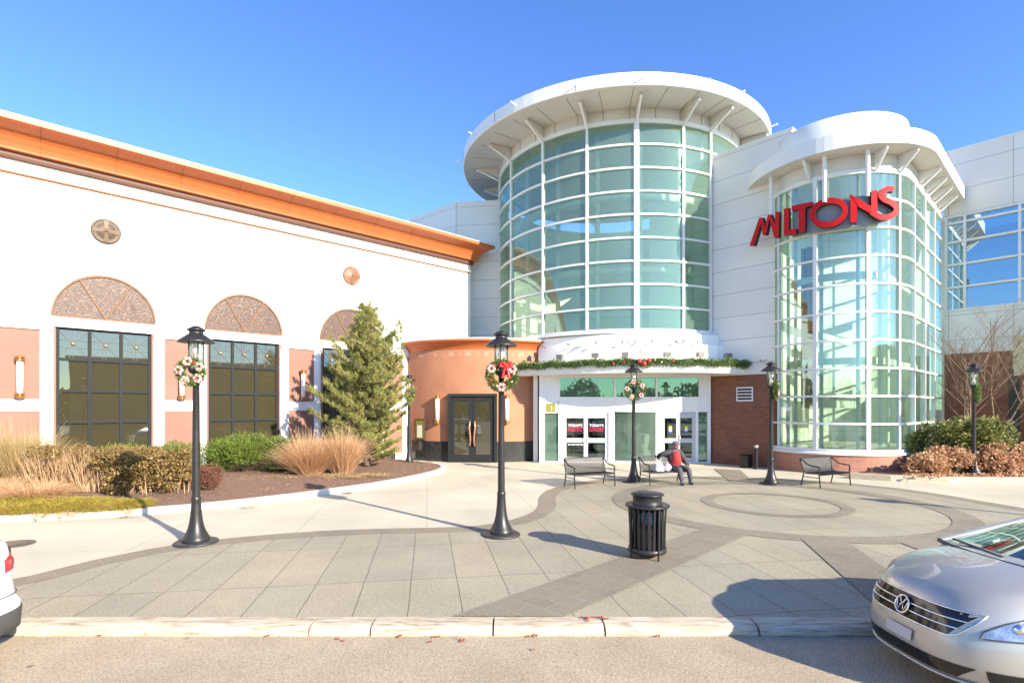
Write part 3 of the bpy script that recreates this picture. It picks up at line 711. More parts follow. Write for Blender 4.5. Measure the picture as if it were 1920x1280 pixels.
while a < dang(1000):
    ww = 0.34 if k_ % 3 else 0.22
    pts = []
    for q in range(9):
        an = a + ww / DR * q / 8
        hh_ = 0.11 * sqrt(max(0, 1 - (q / 4 - 1) ** 2)) + 0.02
        pts.append((an, hh_))
    vs = [(DC[0] + (DR + .006) * cos(an), DC[1] + (DR + .006) * sin(an), 4.98 - 0.05) for an, h in pts] + [(DC[0] + (DR + .006) * cos(an), DC[1] + (DR + .006) * sin(an), 4.93 + h * 1.5) for an, h in pts]
    for q in range(8):
        if q % 2 == 0 or k_ % 2: fz.add([vs[q], vs[q + 1], vs[9 + q + 1], vs[9 + q]], [(0, 1, 2, 3)])
    a += (ww + 0.12) / DR; k_ += 1
fz.build('painted_frieze', frieze_m, rest)
for px in (823, 949):
    an = dang(px); x, y = DC[0] + DR * cos(an), DC[1] + DR * sin(an)
    sconce(rest, x, y, cos(an), sin(an), 1.78, 3.12, 1.1)
# the double black door
da = dang(886); dx, dy = DC[0] + (DR + 0.02) * cos(da), DC[1] + (DR + 0.02) * sin(da); dn = (cos(da), sin(da)); dt = (-sin(da), cos(da)); drz = da + pi / 2
def dp(u, o, z): return (dx + dt[0] * u + dn[0] * o, dy + dt[1] * u + dn[1] * o, z)
def dbox(mb, u0, u1, z0, z1, o0, o1): c = dp((u0 + u1) / 2, (o0 + o1) / 2, (z0 + z1) / 2); mb.box(c, (u1 - u0, o1 - o0, z1 - z0), drz)
W2, H = 1.13, 3.15
ds = MB(); dbox(ds, -W2, -W2 + .12, 0, H, -.16, .10); dbox(ds, W2 - .12, W2, 0, H, -.16, .10); dbox(ds, -W2, W2, H - .12, H + .02, -.15, .105); dbox(ds, -W2, W2, 0, 0.06, -.16, .08)
dfr = ds.build('entrance_door', dark_frame, rest)
for s_ in (-1, 1):
    lf = MB(); u0, u1 = (-1.0, -0.01) if s_ < 0 else (0.01, 1.0)
    dbox(lf, u0, u0 + .16, .06, H - .13, -.02, .03); dbox(lf, u1 - .16, u1, .06, H - .13, -.02, .03)
    dbox(lf, u0 + .16, u1 - .16, .06, .36, -.02, .03); dbox(lf, u0 + .16, u1 - .16, H - .32, H - .13, -.02, .03)
    lo = lf.build('door_leaf', dark_frame, dfr)
    gm = MB(); dbox(gm, u0 + .15, u1 - .15, .34, H - .3, 0.0, 0.012); gm.build('door_glass', dark_glass, dfr)
    hm = MB(); hu = s_ * 0.11
    hm.tube([dp(hu * 1.1, .03, .75), dp(hu, .12, .80), dp(hu * .75, .14, 1.05), dp(hu * .9, .15, 1.3), dp(hu * 1.25, .14, 1.6), dp(hu, .12, 1.85), dp(hu * 1.1, .03, 1.9)], [.035, .045, .045, .045, .045, .045, .035], 8)
    hm.build('door_handle', M('copper handle', (0.40, 0.20, 0.12), .35, .5) if s_ < 0 else bpy.data.materials['copper handle'], dfr)
back = MB(); dbox(back, -1.1, 1.1, 0, H, -.5, -.3); back.build('vestibule', interior_dark, rest)
mb_ = MB(); ma = dang(790); mx_, my_ = DC[0] + DR * cos(ma), DC[1] + DR * sin(ma)
mb_.box((mx_ + cos(ma) * .06, my_ + sin(ma) * .06, 1.48), (0.62, 0.12, 1.0), ma + pi / 2); mo = mb_.build('menu_box', bronze, rest)
mb_ = MB(); mb_.box((mx_ + cos(ma) * .122, my_ + sin(ma) * .122, 1.48), (0.5, 0.01, .86), ma + pi / 2); mb_.build('menu_backing', yellow_m, mo)
mb_ = MB(); mb_.box((mx_ + cos(ma) * .130, my_ + sin(ma) * .130, 1.40), (0.30, 0.008, .58), ma + pi / 2); mb_.build('menu_sheet', paper_m, mo)

# ------------------------------------------------------------------ mall building
mall = thing('mall_building', 'white panelled shopping centre with round glass tower under a disc roof', 'building', (5.85, 26, 0))
TC = (5.85, 29.97); TR = 6.53; ZT0, ZT1 = 5.9, 15.1
RW0 = (9.07, 24.3)
def rw(t, off=0.0):   # right wall; off towards the camera side
    return (RW0[0] + t + -0.7338 * off, RW0[1] - 1.08 * t - 0.6794 * off)
def rbox(mb, t0, t1, z0, z1, o0, o1, mi=0):
    return mb.prism([rw(t0, o1), rw(t1, o1), rw(t1, o0), rw(t0, o0)], z0, z1, mi)
# walls
wm = MB(); rbox(wm, -2.2, 1.9, 3.95, 13.85, -0.4, 0.0); rbox(wm, 1.9, 2.35, 12.45, 13.85, -0.4, 0.0)
wm.build('panel_wall', wall_panel, mall)
cp = MB(); rbox(cp, -2.2, 2.38, 13.85, 13.95, -0.45, 0.03); cp.build('wall_coping', white_metal, mall)
bw = MB(); rbox(bw, -0.3, 1.95, 0, 3.93, -0.4, -0.02); bw.build('brick_wall', brick_r, mall)
vt = MB(); tv = 1.12
def rt(px, off=0):
    a = (px - 960) / 1000; return (a * RW0[1] - RW0[0]) / (1 + 1.08 * a)
ta, tb = rt(1381), rt(1412)
rbox(vt, ta, tb, 2.80, 3.42, -.02, .02); vo = vt.build('vent', white_metal, mall)
vt = MB()
for q in range(4): rbox(vt, ta + .035, tb - .035, 2.87 + q * .135, 2.95 + q * .135, .022, .026)
vt.build('louvre', dark_frame, vo)
# back walls left of the tower
pw = MB(); pw.prism([(-3.14, 29.9), (-0.2, 29.55), (-0.2, 30.1), (-3.14, 30.3)], 0, 14.05); pw.prism([(-9.5, 35.2), (-3.15, 29.9), (-3.15, 30.4), (-9.5, 35.8)], 0, 14.05)
pw.build('back_wall', wall_panel_b, mall)
# big volume behind
bv = MB(); bv.prism([(-3, 31), (0, 31), (0, 60), (-9, 60)], 0, 13.5); bv.prism([(10.5, 26), (20.5, 26.2), (40, 60), (0, 60), (0, 37.0), (8.5, 37)], 0, 13.5)
bv.build('rear_block', wall_panel_b, mall)
# tower glazing
def post_c(mb, c, r, a, z0, z1, wd, dp_):
    mb.box((c[0] + r * cos(a), c[1] + r * sin(a), (z0 + z1) / 2), (dp_, wd, z1 - z0), a)
AL = R(172); AR = ang(RW0, TC)
gz = MB(); gz.sweep(arc(TC, TR, AL, R(335), 70), [(0, ZT0), (0, ZT1)], smooth=True, cap=False)
glz = gz.build('tower_glazing', green_glass, mall)
gl_angs = [R(d) for d in (185.5,)] + [ang(ray_circle(p, TC, TR), TC) for p in (960, 1019, 1101, 1193, 1280)] + [AR - R(1.0)]
fins = gl_angs + [R(325), R(345), R(165)]
for i, a in enumerate(gl_angs + [R(320)]):
    m_ = MB(); wide = 0.22 if i == 4 else 0.10
    post_c(m_, TC, TR + 0.02, a, ZT0, ZT1, wide, 0.16); m_.build('mullion', white_metal, glz)
for q in range(10):
    z = ZT0 + (ZT1 - ZT0) * q / 9; h = 0.04 if 0 < q < 9 else 0.09
    MB().sweep(arc(TC, TR, AL, R(335), 70), [(-.05, z - h), (.075, z - h), (.075, z + h), (-.05, z + h)]).build('transom', white_metal, glz)
# ring above the glass and disc roof
rg = MB().sweep(arc(TC, TR + .04, 0, 2 * pi, 72)[:-1], [(0, ZT1 + .06), (0, 15.66), (-.2, 15.66), (-.2, ZT1 + .06)], closed=True)
rg.build('tower_ring', soffit_m, mall)
rj = MB()
for k_ in range(36): post_c(rj, TC, TR + .045, R(10 * k_ + 4), ZT1 + .07, 15.64, .018, .01)
rj.build('ring_joint', grey_box, mall)
RD = 8.15; DCX = (5.45, 29.85)
disc = MB().lathe([(0.01, 16.12), (RD - .25, 16.12), (RD - .03, 16.2), (RD, 16.18), (RD, 15.66), (RD - .04, 15.64)], (DCX[0], DCX[1], 0), 96)
for i in range(len(disc.sm)): disc.sm[i] = False
do = disc.build('disc_roof', white_metal, mall)
MB().lathe([(RD - .04, 15.64), (RD - .06, 15.66), (0.01, 15.66)], (DCX[0], DCX[1], 0), 96).build('soffit', soffit_m, do)
for k_ in range(36):
    a = R(10 * k_ + 4); jt = MB(); post_c(jt, TC, (TR + RD) / 2, a, 15.650, 15.657, .02, RD - TR - .1); jt.build('soffit_joint', grey_box, do)
for k_ in range(12): jt = MB(); post_c(jt, DCX, RD + .002, R(30 * k_ + 10), 15.68, 16.17, .02, .012); jt.build('fascia_joint', grey_box, do)
for i, a in enumerate(fins):
    def Q(r, z, s_=0): return (TC[0] + r * cos(a) - sin(a) * s_, TC[1] + r * sin(a) + cos(a) * s_, z)
    fn = MB(); vs = [Q(r, z, s_) for s_ in (-.03, .03) for r, z in ((TR + .05, 15.65), (TR + .05, 15.18), (RD - .45, 15.55), (RD - .45, 15.65))]
    fn.add(vs, [(0, 1, 2, 3), (7, 6, 5, 4), (0, 1, 5, 4), (1, 2, 6, 5), (2, 3, 7, 6), (3, 0, 4, 7)])
    fn.build('soffit_fin', soffit_m, do)
    su = MB().tube([Q(TR + .1, 15.0), Q(RD - .4, 15.52)], .05, 8); su.ball(Q(RD - .4, 15.52), .075, seg=8, rings=6)
    ox, oy = TC[0] - DCX[0], TC[1] - DCX[1]; bq = ox * cos(a) + oy * sin(a); re = -bq + sqrt(bq * bq - ox * ox - oy * oy + RD * RD)
    su.tube([Q(re - .02, 15.90), Q(re + .28, 15.94)], .028, 6); su.ball(Q(re + .3, 15.94), .05, seg=8, rings=6)
    su.build('strut', white_metal, do)
# interior of tower
ti = MB(); ti.sweep(arc(TC, TR - .35, R(10), R(165), 24)[::-1], [(0, 5.7), (0, 14.35)], cap=False); ti.build('tower_inner_wall', interior_wall, mall)
fl = MB(); fl.lathe([(0.01, 5.86), (TR - .1, 5.86), (TR - .1, 5.6), (0.01, 5.6)], (TC[0], TC[1], 0), 48); fl.build('tower_floor', interior_floor, mall)
for a in gl_angs[1:]:
    post = MB().lathe([(.11, 5.8), (.11, 15.6)], (TC[0] + (TR - .75) * cos(a + .05), TC[1] + (TR - .75) * sin(a + .05), 0), 12)
    for q in range(1, 9): 
        z = ZT0 + 1.022 * q
        post.tube([(TC[0] + (TR - .75) * cos(a + .05), TC[1] + (TR - .75) * sin(a + .05), z - .3), (TC[0] + (TR - .05) * cos(a), TC[1] + (TR - .05) * sin(a), z)], .03, 5)
    post.build('inner_post', white_metal, mall)
for z in (8.6, 11.9):
    MB().lathe([(TR - .9, z), (TR - .6, z), (TR - .6, z + .3), (TR - .9, z + .3), (TR - .9, z)], (TC[0], TC[1], 0), 64).build('inner_ring_beam', interior_wall, mall)

# --- entrance canopy (stepped white drums)
CC = (6.3, 30.2); CR = 8.0
def full(mb, r0, z0, r1, z1): pass
aL, aR = R(222), R(300)
cs = MB().sweep(arc(CC, CR, R(218), R(299.5), 48), [(-.5, 4.0), (0, 4.0), (.0, 4.12), (.05, 4.16), (.05, 4.5), (0, 4.55), (-.5, 4.55)])
for i in range(len(cs.sm)): cs.sm[i] = False
can = cs.build('entrance_canopy', white_trim, mall)
dk = MB(); pts = arc(CC, CR - .45, R(216), R(300), 40) + [(9.0, 24.6), (1.0, 25.2)]
dk.prism(pts, 4.02, 4.5); dk.build('canopy_soffit', soffit_m, can)
MB().sweep(arc(CC, 7.15, R(225), R(303), 40), [(-.5, 4.5), (0, 4.5), (.0, 5.28), (-.5, 5.30)]).build('canopy_upper_band', white_trim, can)
MB().sweep(arc(CC, 6.9, R(218), R(303), 40), [(-.8, 5.3), (0, 5.3), (.0, 5.75), (-.25, 5.88), (-.8, 5.88)]).build('canopy_top_band', white_trim, can)
for px in (995, 1050, 1116, 1172, 1251, 1313, 1365):
    p_ = ray_circle(px, CC, CR - .35); a = ang(p_, CC)
    fb = MB(); fb.box((p_[0], p_[1], 4.78), (.22, .30, .2), a); fb.box((p_[0], p_[1], 4.62), (.05, .05, .16), a)
    fo = bevel(fb.build('floodlight', grey_box, can), .01)
    lb = MB(); lb.box((p_[0] - .115 * cos(a), p_[1] - .115 * sin(a), 4.78), (.008, .25, .15), a); lb.build('lens', opal, fo)
for px in (1024, 1069, 1119, 1167, 1221, 1264, 1303):
    p_ = ray_circle(px, CC, 7.18); a = ang(p_, CC)
    fb = MB(); fb.tube([(p_[0], p_[1], 5.28), (p_[0] + .18 * cos(a), p_[1] + .18 * sin(a), 5.36)], .02, 6); fb.ball((p_[0] + .2 * cos(a), p_[1] + .2 * sin(a), 5.36), .055, seg=8, rings=6); fb.build('spotlight', grey_box, can)
for px in (1093, 1192, 1281):     # little pyramid brackets
    p_ = ray_circle(px, CC, 7.1); a = ang(p_, CC)
    x, y = p_; e = (cos(a), sin(a)); t_ = (-sin(a), cos(a)); fb = MB()
    fb.add([(x + t_[0] * .16, y + t_[1] * .16, 5.3), (x - t_[0] * .16, y - t_[1] * .16, 5.3), (x + e[0] * .28, y + e[1] * .28, 5.3), (x, y, 5.62)], [(0, 1, 2), (0, 2, 3), (1, 3, 2), (0, 3, 1)])
    fb.build('canopy_bracket', white_metal, can)
dl = MB()
for px in (1007, 1022, 1074, 1120): 
    p_ = ray_circle(px, CC, CR - .6); dl.lathe([(0.001, 4.015), (.07, 4.015), (.07, 4.03)], (*p_, 0), 12)
dl.build('downlight', steel, can)

# --- entrance facade under the canopy
FA = (1.38, 24.55); FB = (8.95, 24.28)
fe = np.array(FB) - np.array(FA); FL = np.linalg.norm(fe); fe = fe / FL; fnv = (fe[1], -fe[0])
fr_ = atan2(fe[1], fe[0])
def fu(px):
    a = (px - 960) / 1000; # FA + u*fe on ray x=a*y
    return (a * FA[1] - FA[0]) / (fe[0] - a * fe[1])
def fpnt(u, o, z): return (FA[0] + fe[0] * u + fnv[0] * o, FA[1] + fe[1] * u + fnv[1] * o, z)
def fbox(mb, u0, u1, z0, z1, o0, o1, mi=0): mb.box(fpnt((u0 + u1) / 2, (o0 + o1) / 2, (z0 + z1) / 2), (u1 - u0, o1 - o0, z1 - z0), fr_, mi); return mb
def fbp(mb, p0, p1, *a): return fbox(mb, fu(p0), fu(p1), *a)
fm = MB()
fbp(fm, 1011, 1021, 0, 4.02, -.2, .08); fbp(fm, 1047, 1056, 0, 2.34, -.2, .05); fbp(fm, 1141, 1152, 0, 2.34, -.2, .05)
fbp(fm, 1229, 1240, 0, 2.34, -.2, .05); fbp(fm, 1304, 1309, 0, 2.34, -.2, .05); fbp(fm, 1326, 1332, 0, 4.02, -.2, .06)
fbp(fm, 1021, 1050, 2.80, 4.02, -.2, .03); fbp(fm, 1310, 1326, 2.34, 4.02, -.2, .03)
fbp(fm, 1021, 1047, 2.28, 2.80, -.2, .02)
fbp(fm, 1048, 1326, 2.33, 3.02, -.2, .055); fbp(fm, 1050, 1310, 3.90, 4.02, -.2, .03)
fbp(fm, 1021, 1332, 0, 0.06, -.2, .045); fbp(fm, 1151, 1155, 3.02, 3.9, -.1, .04); fbp(fm, 1229, 1233, 3.02, 3.9, -.1, .04)
ff = fm.build('entrance_frame', white_trim, mall); bevel(ff, .008)
door_alu = M('door aluminium', (0.50, 0.50, 0.50), .4, .1, var=.03)
def doors(p0, p1, texts):
    u0, u1 = fu(p0), fu(p1); um = (u0 + u1) / 2
    d0 = MB(); fbox(d0, u0, u0 + .06, .06, 2.33, -.1, .0); fbox(d0, u1 - .06, u1, .06, 2.33, -.1, .0); fbox(d0, u0, u1, 2.26, 2.33, -.1, .003)
    dd = d0.build('entrance_door', door_alu, mall)
    for q, (a, b) in enumerate(((u0 + .065, um - .008), (um + .008, u1 - .065))):
        lf = MB(); st = .085
        fbox(lf, a, a + st, .07, 2.25, -.06, -.01); fbox(lf, b - st, b, .07, 2.25, -.06, -.01)
        for z0, z1 in ((.07, .25), (.92, 1.13), (2.05, 2.25)): fbox(lf, a + st, b - st, z0, z1, -.058, -.012)
        lo = lf.build('door_leaf', door_alu, dd)
        gg = MB(); fbox(gg, a + st, b - st, .3, 2.12, -.04, -.03); gg.build('door_glass', door_glass, dd)
        hh = MB(); hx = b - .07 if q == 0 else a + .07
        hh.tube([fpnt(hx, -.01, .95), fpnt(hx, .05, .97), fpnt(hx, .05, 1.25), fpnt(hx, -.01, 1.27)], .014, 6); hh.build('door_handle', steel, dd)
        c = (a + b) / 2
        if texts == 'today':
            text_mesh("TODAY'S", .16, .002, 'lettering', white_vinyl, dd, fpnt(c, -.022, 1.66), (R(90), 0, fr_))
            rd = MB()
            for r_ in range(2):
                x_ = -0.33 + .02 * r_
                while x_ < 0.33 - .02 * r_:
                    ww = random.uniform(.035, .06); 
                    pl = fpnt(c + x_, -.022, 1.535 - r_ * .11)
                    fbox(rd, c + x_, c + x_ + ww * .35, 1.535 - r_ * .105, 1.625 - r_ * .105, -.024, -.02)
                    zz = random.choice((.0, .035, .07)); fbox(rd, c + x_ + ww * .35, c + x_ + ww, 1.535 - r_ * .105 + zz, 1.56 - r_ * .105 + zz, -.024, -.02)
                    x_ += ww + .018
            rd.build('red_lettering', red_vinyl, dd)
            if q == 0:
                sw = MB(); 
                for s2 in range(11): fbox(sw, a + .16 + s2 * .065, a + .205 + s2 * .065, .80 + .01 * (s2 % 3), .845 + .008 * (s2 % 2), -.024, -.02)
                sw.build('small_lettering', white_vinyl, dd)
        else:
            for mt, z0, z1, hw in ((yel_vinyl, 1.58, 1.70, .07), (white_vinyl, 1.46, 1.58, .065), (blue_vinyl, 1.38, 1.46, .085)):
                e_ = MB()
                if mt is yel_vinyl:
                    P_ = [fpnt(c + hw * 1.15 * cos(t__), -.02, 1.58 + .12 * sin(t__)) for t__ in np.linspace(0, pi, 13)]
                    e_.add(P_, [tuple(range(13))])
                else: fbox(e_, c - hw, c + hw, z0, z1, -.024, -.02)
                e_.build('door_sticker', mt, dd)
doors(1056, 1141, 'today'); doors(1240, 1304, 'stick')
# glass panels
for p0, p1, z0, z1, mt in ((1021, 1047, .06, 2.28, green_glass), (1309, 1326, .06, 2.34, green_glass), (1050, 1151, 3.02, 3.9, green_glass), (1155, 1229, 3.02, 3.9, green_glass), (1233, 1310, 3.02, 3.9, green_glass)):
    gm = MB(); fbp(gm, p0, p1, z0, z1, -.05, -.04); gm.build('fixed_window', mt, mall)
# curved centre glass between the doors
u0, u1 = fu(1152), fu(1229); n = 10; pl = []
for q in range(n + 1):
    u = u0 + (u1 - u0) * q / n; pl.append(fpnt(u, 0.02 + 0.28 * (1 - (2 * q / n - 1) ** 2), 0)[:2])
gm = MB().sweep(pl, [(0, .1), (0, 2.34)], cap=False, smooth=True); cgl = gm.build('curved_window', green_glass, mall)
gm = MB().sweep(pl, [(-.05, 0), (.05, 0), (.05, .1), (-.05, .1)]); gm.sweep(pl, [(-.05, 2.33), (.06, 2.33), (.06, 2.42), (-.05, 2.42)])
m_ = pl[n // 2]; gm.build('window_sill', white_metal, cgl)
# number plate "1" beside the doors
mb_ = MB(); fbp(mb_, 1023.5, 1041, 2.32, 2.72, .02, .035); nb = mb_.build('number_sign', yellow_m, mall)
text_mesh("1", .3, .003, 'numeral', white_vinyl, nb, fpnt(fu(1034), .04, 2.40), (R(90), 0, fr_))
# lobby behind
lb = MB(); lb.add([(1.2, 24.9, .02), (9.6, 24.6, .02), (9.6, 31, .02), (1.2, 31, .02)], [(0, 1, 2, 3)]); lb.build('lobby_floor', interior_floor, mall)
lb = MB(); lb.box((5.4, 30.6, 2.5), (9, .2, 5)); lb.box((5.4, 27.8, 4.3), (9, 6.0, .1)); lb.box((1.1, 27.8, 2.2), (.2, 6, 4.4)); lb.box((9.8, 27.8, 2.2), (.2, 6, 4.4)); lb.build('lobby_wall', interior_wall, mall)
lb = MB()
for x_ in (2.4, 4.4, 5.9, 7.6): lb.lathe([(.16, 0), (.16, 4.2)], (x_, 26.6, 0), 12)
lb.build('lobby_column', interior_wall, mall)
lb = MB()
for x_ in (3.2, 4.95, 7.1): lb.box((x_, 28.4, 1.05), (1.3, .5, 2.0))
lb.build('lobby_display', interior_dark, mall)

# --- glass bay on the right
BC = (13.54, 22.36); BR = 2.57
tang = ang((BC[0] + .6794, BC[1] - .7338), BC)
def bay_path(r, ext=6.55, n=28, a_s=R(180)):
    pa = arc(BC, r, a_s, tang, n); last = pa[-1]
    for q in range(1, 9): pa.append((last[0] + EL[0] * ext * q / 8, last[1] + EL[1] * ext * q / 8))
    return pa
BZ0, BZ1 = 0.87, 11.3
bp = bay_path(BR)
bay = MB().sweep(bp, [(0, BZ0), (0, BZ1)], smooth=False, cap=False).build('bay_glazing', bay_glass, mall)
def side_ray(px):      # position along the straight side
    T = (BC[0] + BR * cos(tang), BC[1] + BR * sin(tang)); a = (px - 960) / 1000
    u = (a * T[1] - T[0]) / (EL[0] - a * EL[1]); return (T[0] + EL[0] * u, T[1] + EL[1] * u)
for i, px in enumerate((1462, 1529, 1627, 1684)):
    p_ = ray_circle(px, BC, BR); a = ang(p_, BC); m_ = MB(); post_c(m_, BC, BR + .02, a, BZ0, BZ1, .14 if i in (1, 2) else .075, .12); m_.build('mullion', white_metal, bay)
for px in (1711, 1731, 1749, 1769):
    p_ = side_ray(px); m_ = MB(); m_.box((p_[0] + .6794 * .02, p_[1] - .7338 * .02, (BZ0 + BZ1) / 2), (.09 if px < 1769 else .2, .14, BZ1 - BZ0), AW); m_.build('mullion', white_metal, bay)
for q in range(11):
    z = BZ0 + (BZ1 - BZ0) * q / 10; h = .038 if 0 < q < 10 else .08
    MB().sweep(bp, [(-.05, z - h), (.07, z - h), (.07, z + h), (-.05, z + h)]).build('transom', white_metal, bay)
MB().sweep(bay_path(BR + .1), [(-.3, -.1), (0, -.1), (0, .74), (-.3, .74)]).build('bay_plinth', brick_p, mall)
MB().sweep(bay_path(BR + .06), [(-.3, .74), (.1, .74), (.1, .80), (.02, .84), (-.3, .84)]).build('bay_sill', white_trim, mall)
MB().sweep(bay_path(BR + .03), [(-.2, BZ1 + .06), (0, BZ1 + .06), (0, 11.92), (-.2, 11.92)], smooth=False).build('bay_ring', soffit_m, mall)
# bay roof slab: overhang 0.85
rp = bay_path(3.42, 6.3, 32, R(163)) 
inn_ = [(20.2, 25.6), (14, 27.0), (10.3, 23.6)]
top = MB(); poly = rp + inn_
top.prism(poly, 11.93, 12.5); bro = top.build('bay_roof', white_metal, mall)
so = MB(); so.add([(x * .995 + .005 * BC[0], y * .995 + .005 * BC[1], 11.925) for x, y in poly], [tuple(range(len(poly)))[::-1]]); so.build('soffit', soffit_m, bro)
ud = MB(); ud.lathe([(0.01, 13.6), (2.42, 13.6), (2.5, 13.55), (2.5, 12.5)], (BC[0], BC[1], 0), 48); 
ud.build('upper_drum', white_metal, bro)
Tq = (BC[0] + (BR + .03) * cos(tang), BC[1] + (BR + .03) * sin(tang))
def fin(mb, p, d, r0, r1, zt, zb, s_=.03):
    n_ = (-d[1], d[0])
    vs = [(p[0] + d[0] * r + n_[0] * q, p[1] + d[1] * r + n_[1] * q, z) for q in (-s_, s_) for r, z in ((r0, zt), (r0, zb), (r1, zt - .12), (r1, zt))]
    mb.add(vs, [(0, 1, 2, 3), (7, 6, 5, 4), (0, 1, 5, 4), (1, 2, 6, 5), (2, 3, 7, 6), (3, 0, 4, 7)])
for a in [ang(ray_circle(p, BC, BR), BC) for p in (1520, 1640, 1684)]:
    f_ = MB(); d = (cos(a), sin(a)); fin(f_, BC, d, BR + .03, BR + .72, 11.92, 11.40); f_.tube([(BC[0] + d[0] * (BR + .1), BC[1] + d[1] * (BR + .1), 11.3), (BC[0] + d[0] * (BR + .7), BC[1] + d[1] * (BR + .7), 11.84)], .05, 8); f_.build('soffit_fin', white_metal, bro)
for u in (1.3, 2.6, 3.9, 5.2):
    f_ = MB(); p_ = (Tq[0] + EL[0] * u, Tq[1] + EL[1] * u); fin(f_, p_, NW, .0, .7, 11.92, 11.40)
    f_.tube([(p_[0] + NW[0] * .1, p_[1] + NW[1] * .1, 11.3), (p_[0] + NW[0] * .7, p_[1] + NW[1] * .7, 11.84)], .05, 8); f_.build('soffit_fin', white_metal, bro)
for px, zb in ((1446, 10.3), (1546, 10.2), (1627, 10.2)):     # round hanger posts
    p_ = ray_circle(px, BC, 3.0); f_ = MB().lathe([(.075, zb), (.075, 11.93)], (*p_, 0), 12); f_.build('hanger_post', white_metal, bro)
# bay interior
bi = MB(); bi.add([(11, 22.4, .9), (13, 19.9, .9), (15, 20.2, .9), (20, 25, .9), (16, 29, .9)], [(0, 1, 2, 3, 4)]); bi.build('bay_floor', interior_floor, mall)
bi = MB(); bi.prism([(11.2, 22.6), (15.2, 26.6), (19.8, 25.6), (19.9, 25.9), (15, 27), (10.9, 22.9)], .5, 11.8); bi.build('bay_inner_wall', interior_wall, mall)
for px in (1478, 1492, 1540, 1609, 1650, 1664):
    p_ = ray_circle(px, BC, BR - .5); bi = MB().lathe([(.07, .9), (.07, 11.8)], (*p_, 0), 10)
    bi.build('inner_post', white_metal, mall)
for z in (4.2, 7.5):
    MB().sweep(bay_path(BR - .9, 5), [(0, z), (.25, z), (.25, z + .25), (0, z + .25), (0, z)]).build('inner_ring_beam', interior_wall, mall)
for x_ in range(2):
    cu = MB(); p_ = ray_circle(1512 + 10 * x_, BC, BR - .9); pts = []
    for q in range(17): pts.append((p_[0] - .22 + .028 * q, p_[1] + .05 * sin(q * 1.4)))
    cu.sweep(pts, [(0, 2.5), (0, 9.0)], cap=False); cu.build('banner_curtain', gold_cloth, mall)
bi = MB(); bi.box((14.6, 24.0, 5.6), (4.2, .12, .3), AW); bi.box((14.2, 23.6, 2.8), (3.2, 1.2, .6), AW); bi.box((13.2, 23.3, 4.4), (1.2, .7, .5), .3); bi.build('interior_kiosk', interior_wall, mall)

# --- wing on the right
WS = (20.1, 24.8)
def wg(t, off=0): return (WS[0] + t * .6794 - .7338 * off, WS[1] - .7338 * t - .6794 * off)
def gbox(mb, t0, t1, z0, z1, o0, o1, mi=0): return mb.prism([wg(t0, o1), wg(t1, o1), wg(t1, o0), wg(t0, o0)], z0, z1, mi)
wgp = panel_mat('wing panels', (0.74, 0.71, 0.64), ER, 1.15, 2.2, z0=11.35)
wm = MB(); gbox(wm, 0, 12, 11.32, 14.28, -.4, 0); gbox(wm, 0, 12, 5.0, 7.0, -.4, 0); wm.build('wing_wall', wgp, mall)
wm = MB(); gbox(wm, 0, 12, 14.28, 14.38, -.45, .04); wm.build('wall_coping', white_metal, mall)
wm = MB(); gbox(wm, 0, 12, 0, 5.0, -.4, -.03); wm.build('brick_wall', brick_r, mall)
wgl = MB(); gbox(wgl, 0, 12, 7.0, 11.32, -.1, -.09); wg_o = wgl.build('wing_window', wing_glass, mall)
def wt_(px): a = (px - 960) / 1000; return (a * WS[1] - WS[0]) / (.6794 + .7338 * a)
for t in [wt_(1773) + .02, wt_(1809), wt_(1912), wt_(1912) + 2.1, wt_(1912) + 4.2]:
    m_ = MB(); gbox(m_, t - .05, t + .05, 7.0, 11.32, -.12, .05); m_.build('mullion', white_metal, wg_o)
for z in (7.0, 8.04, 9.08, 10.12, 11.0, 11.3):
    m_ = MB(); gbox(m_, 0, 12, z - .045, z + .045, -.12, .045); m_.build('transom', white_metal, wg_o)
wm = MB(); gbox(wm, 0, 12, 6.8, 11.5, -4.0, -3.9); gbox(wm, 0, 12, 6.8, 6.9, -4, -.4); wm.build('wing_interior', interior_dark, mall)
# nearer brick pier with cream fascia at the far right
pr = MB(); pr.box((23.5, 22.2, 1.95), (3.4, 3.2, 3.9), R(-3)); pr.build('brick_pier', brick_r, mall)
pr = MB(); pr.box((23.5, 22.0, 4.75), (3.7, 3.6, 1.7), R(-3)); pr.build('pier_fascia', M('cream fascia', (0.62, 0.55, 0.44), .8, var=.05), mall)
dk = MB(); gbox(dk, 2.2, 2.9, .3, 4.2, -.03, .0); dk.build('side_opening', interior_dark, mall)

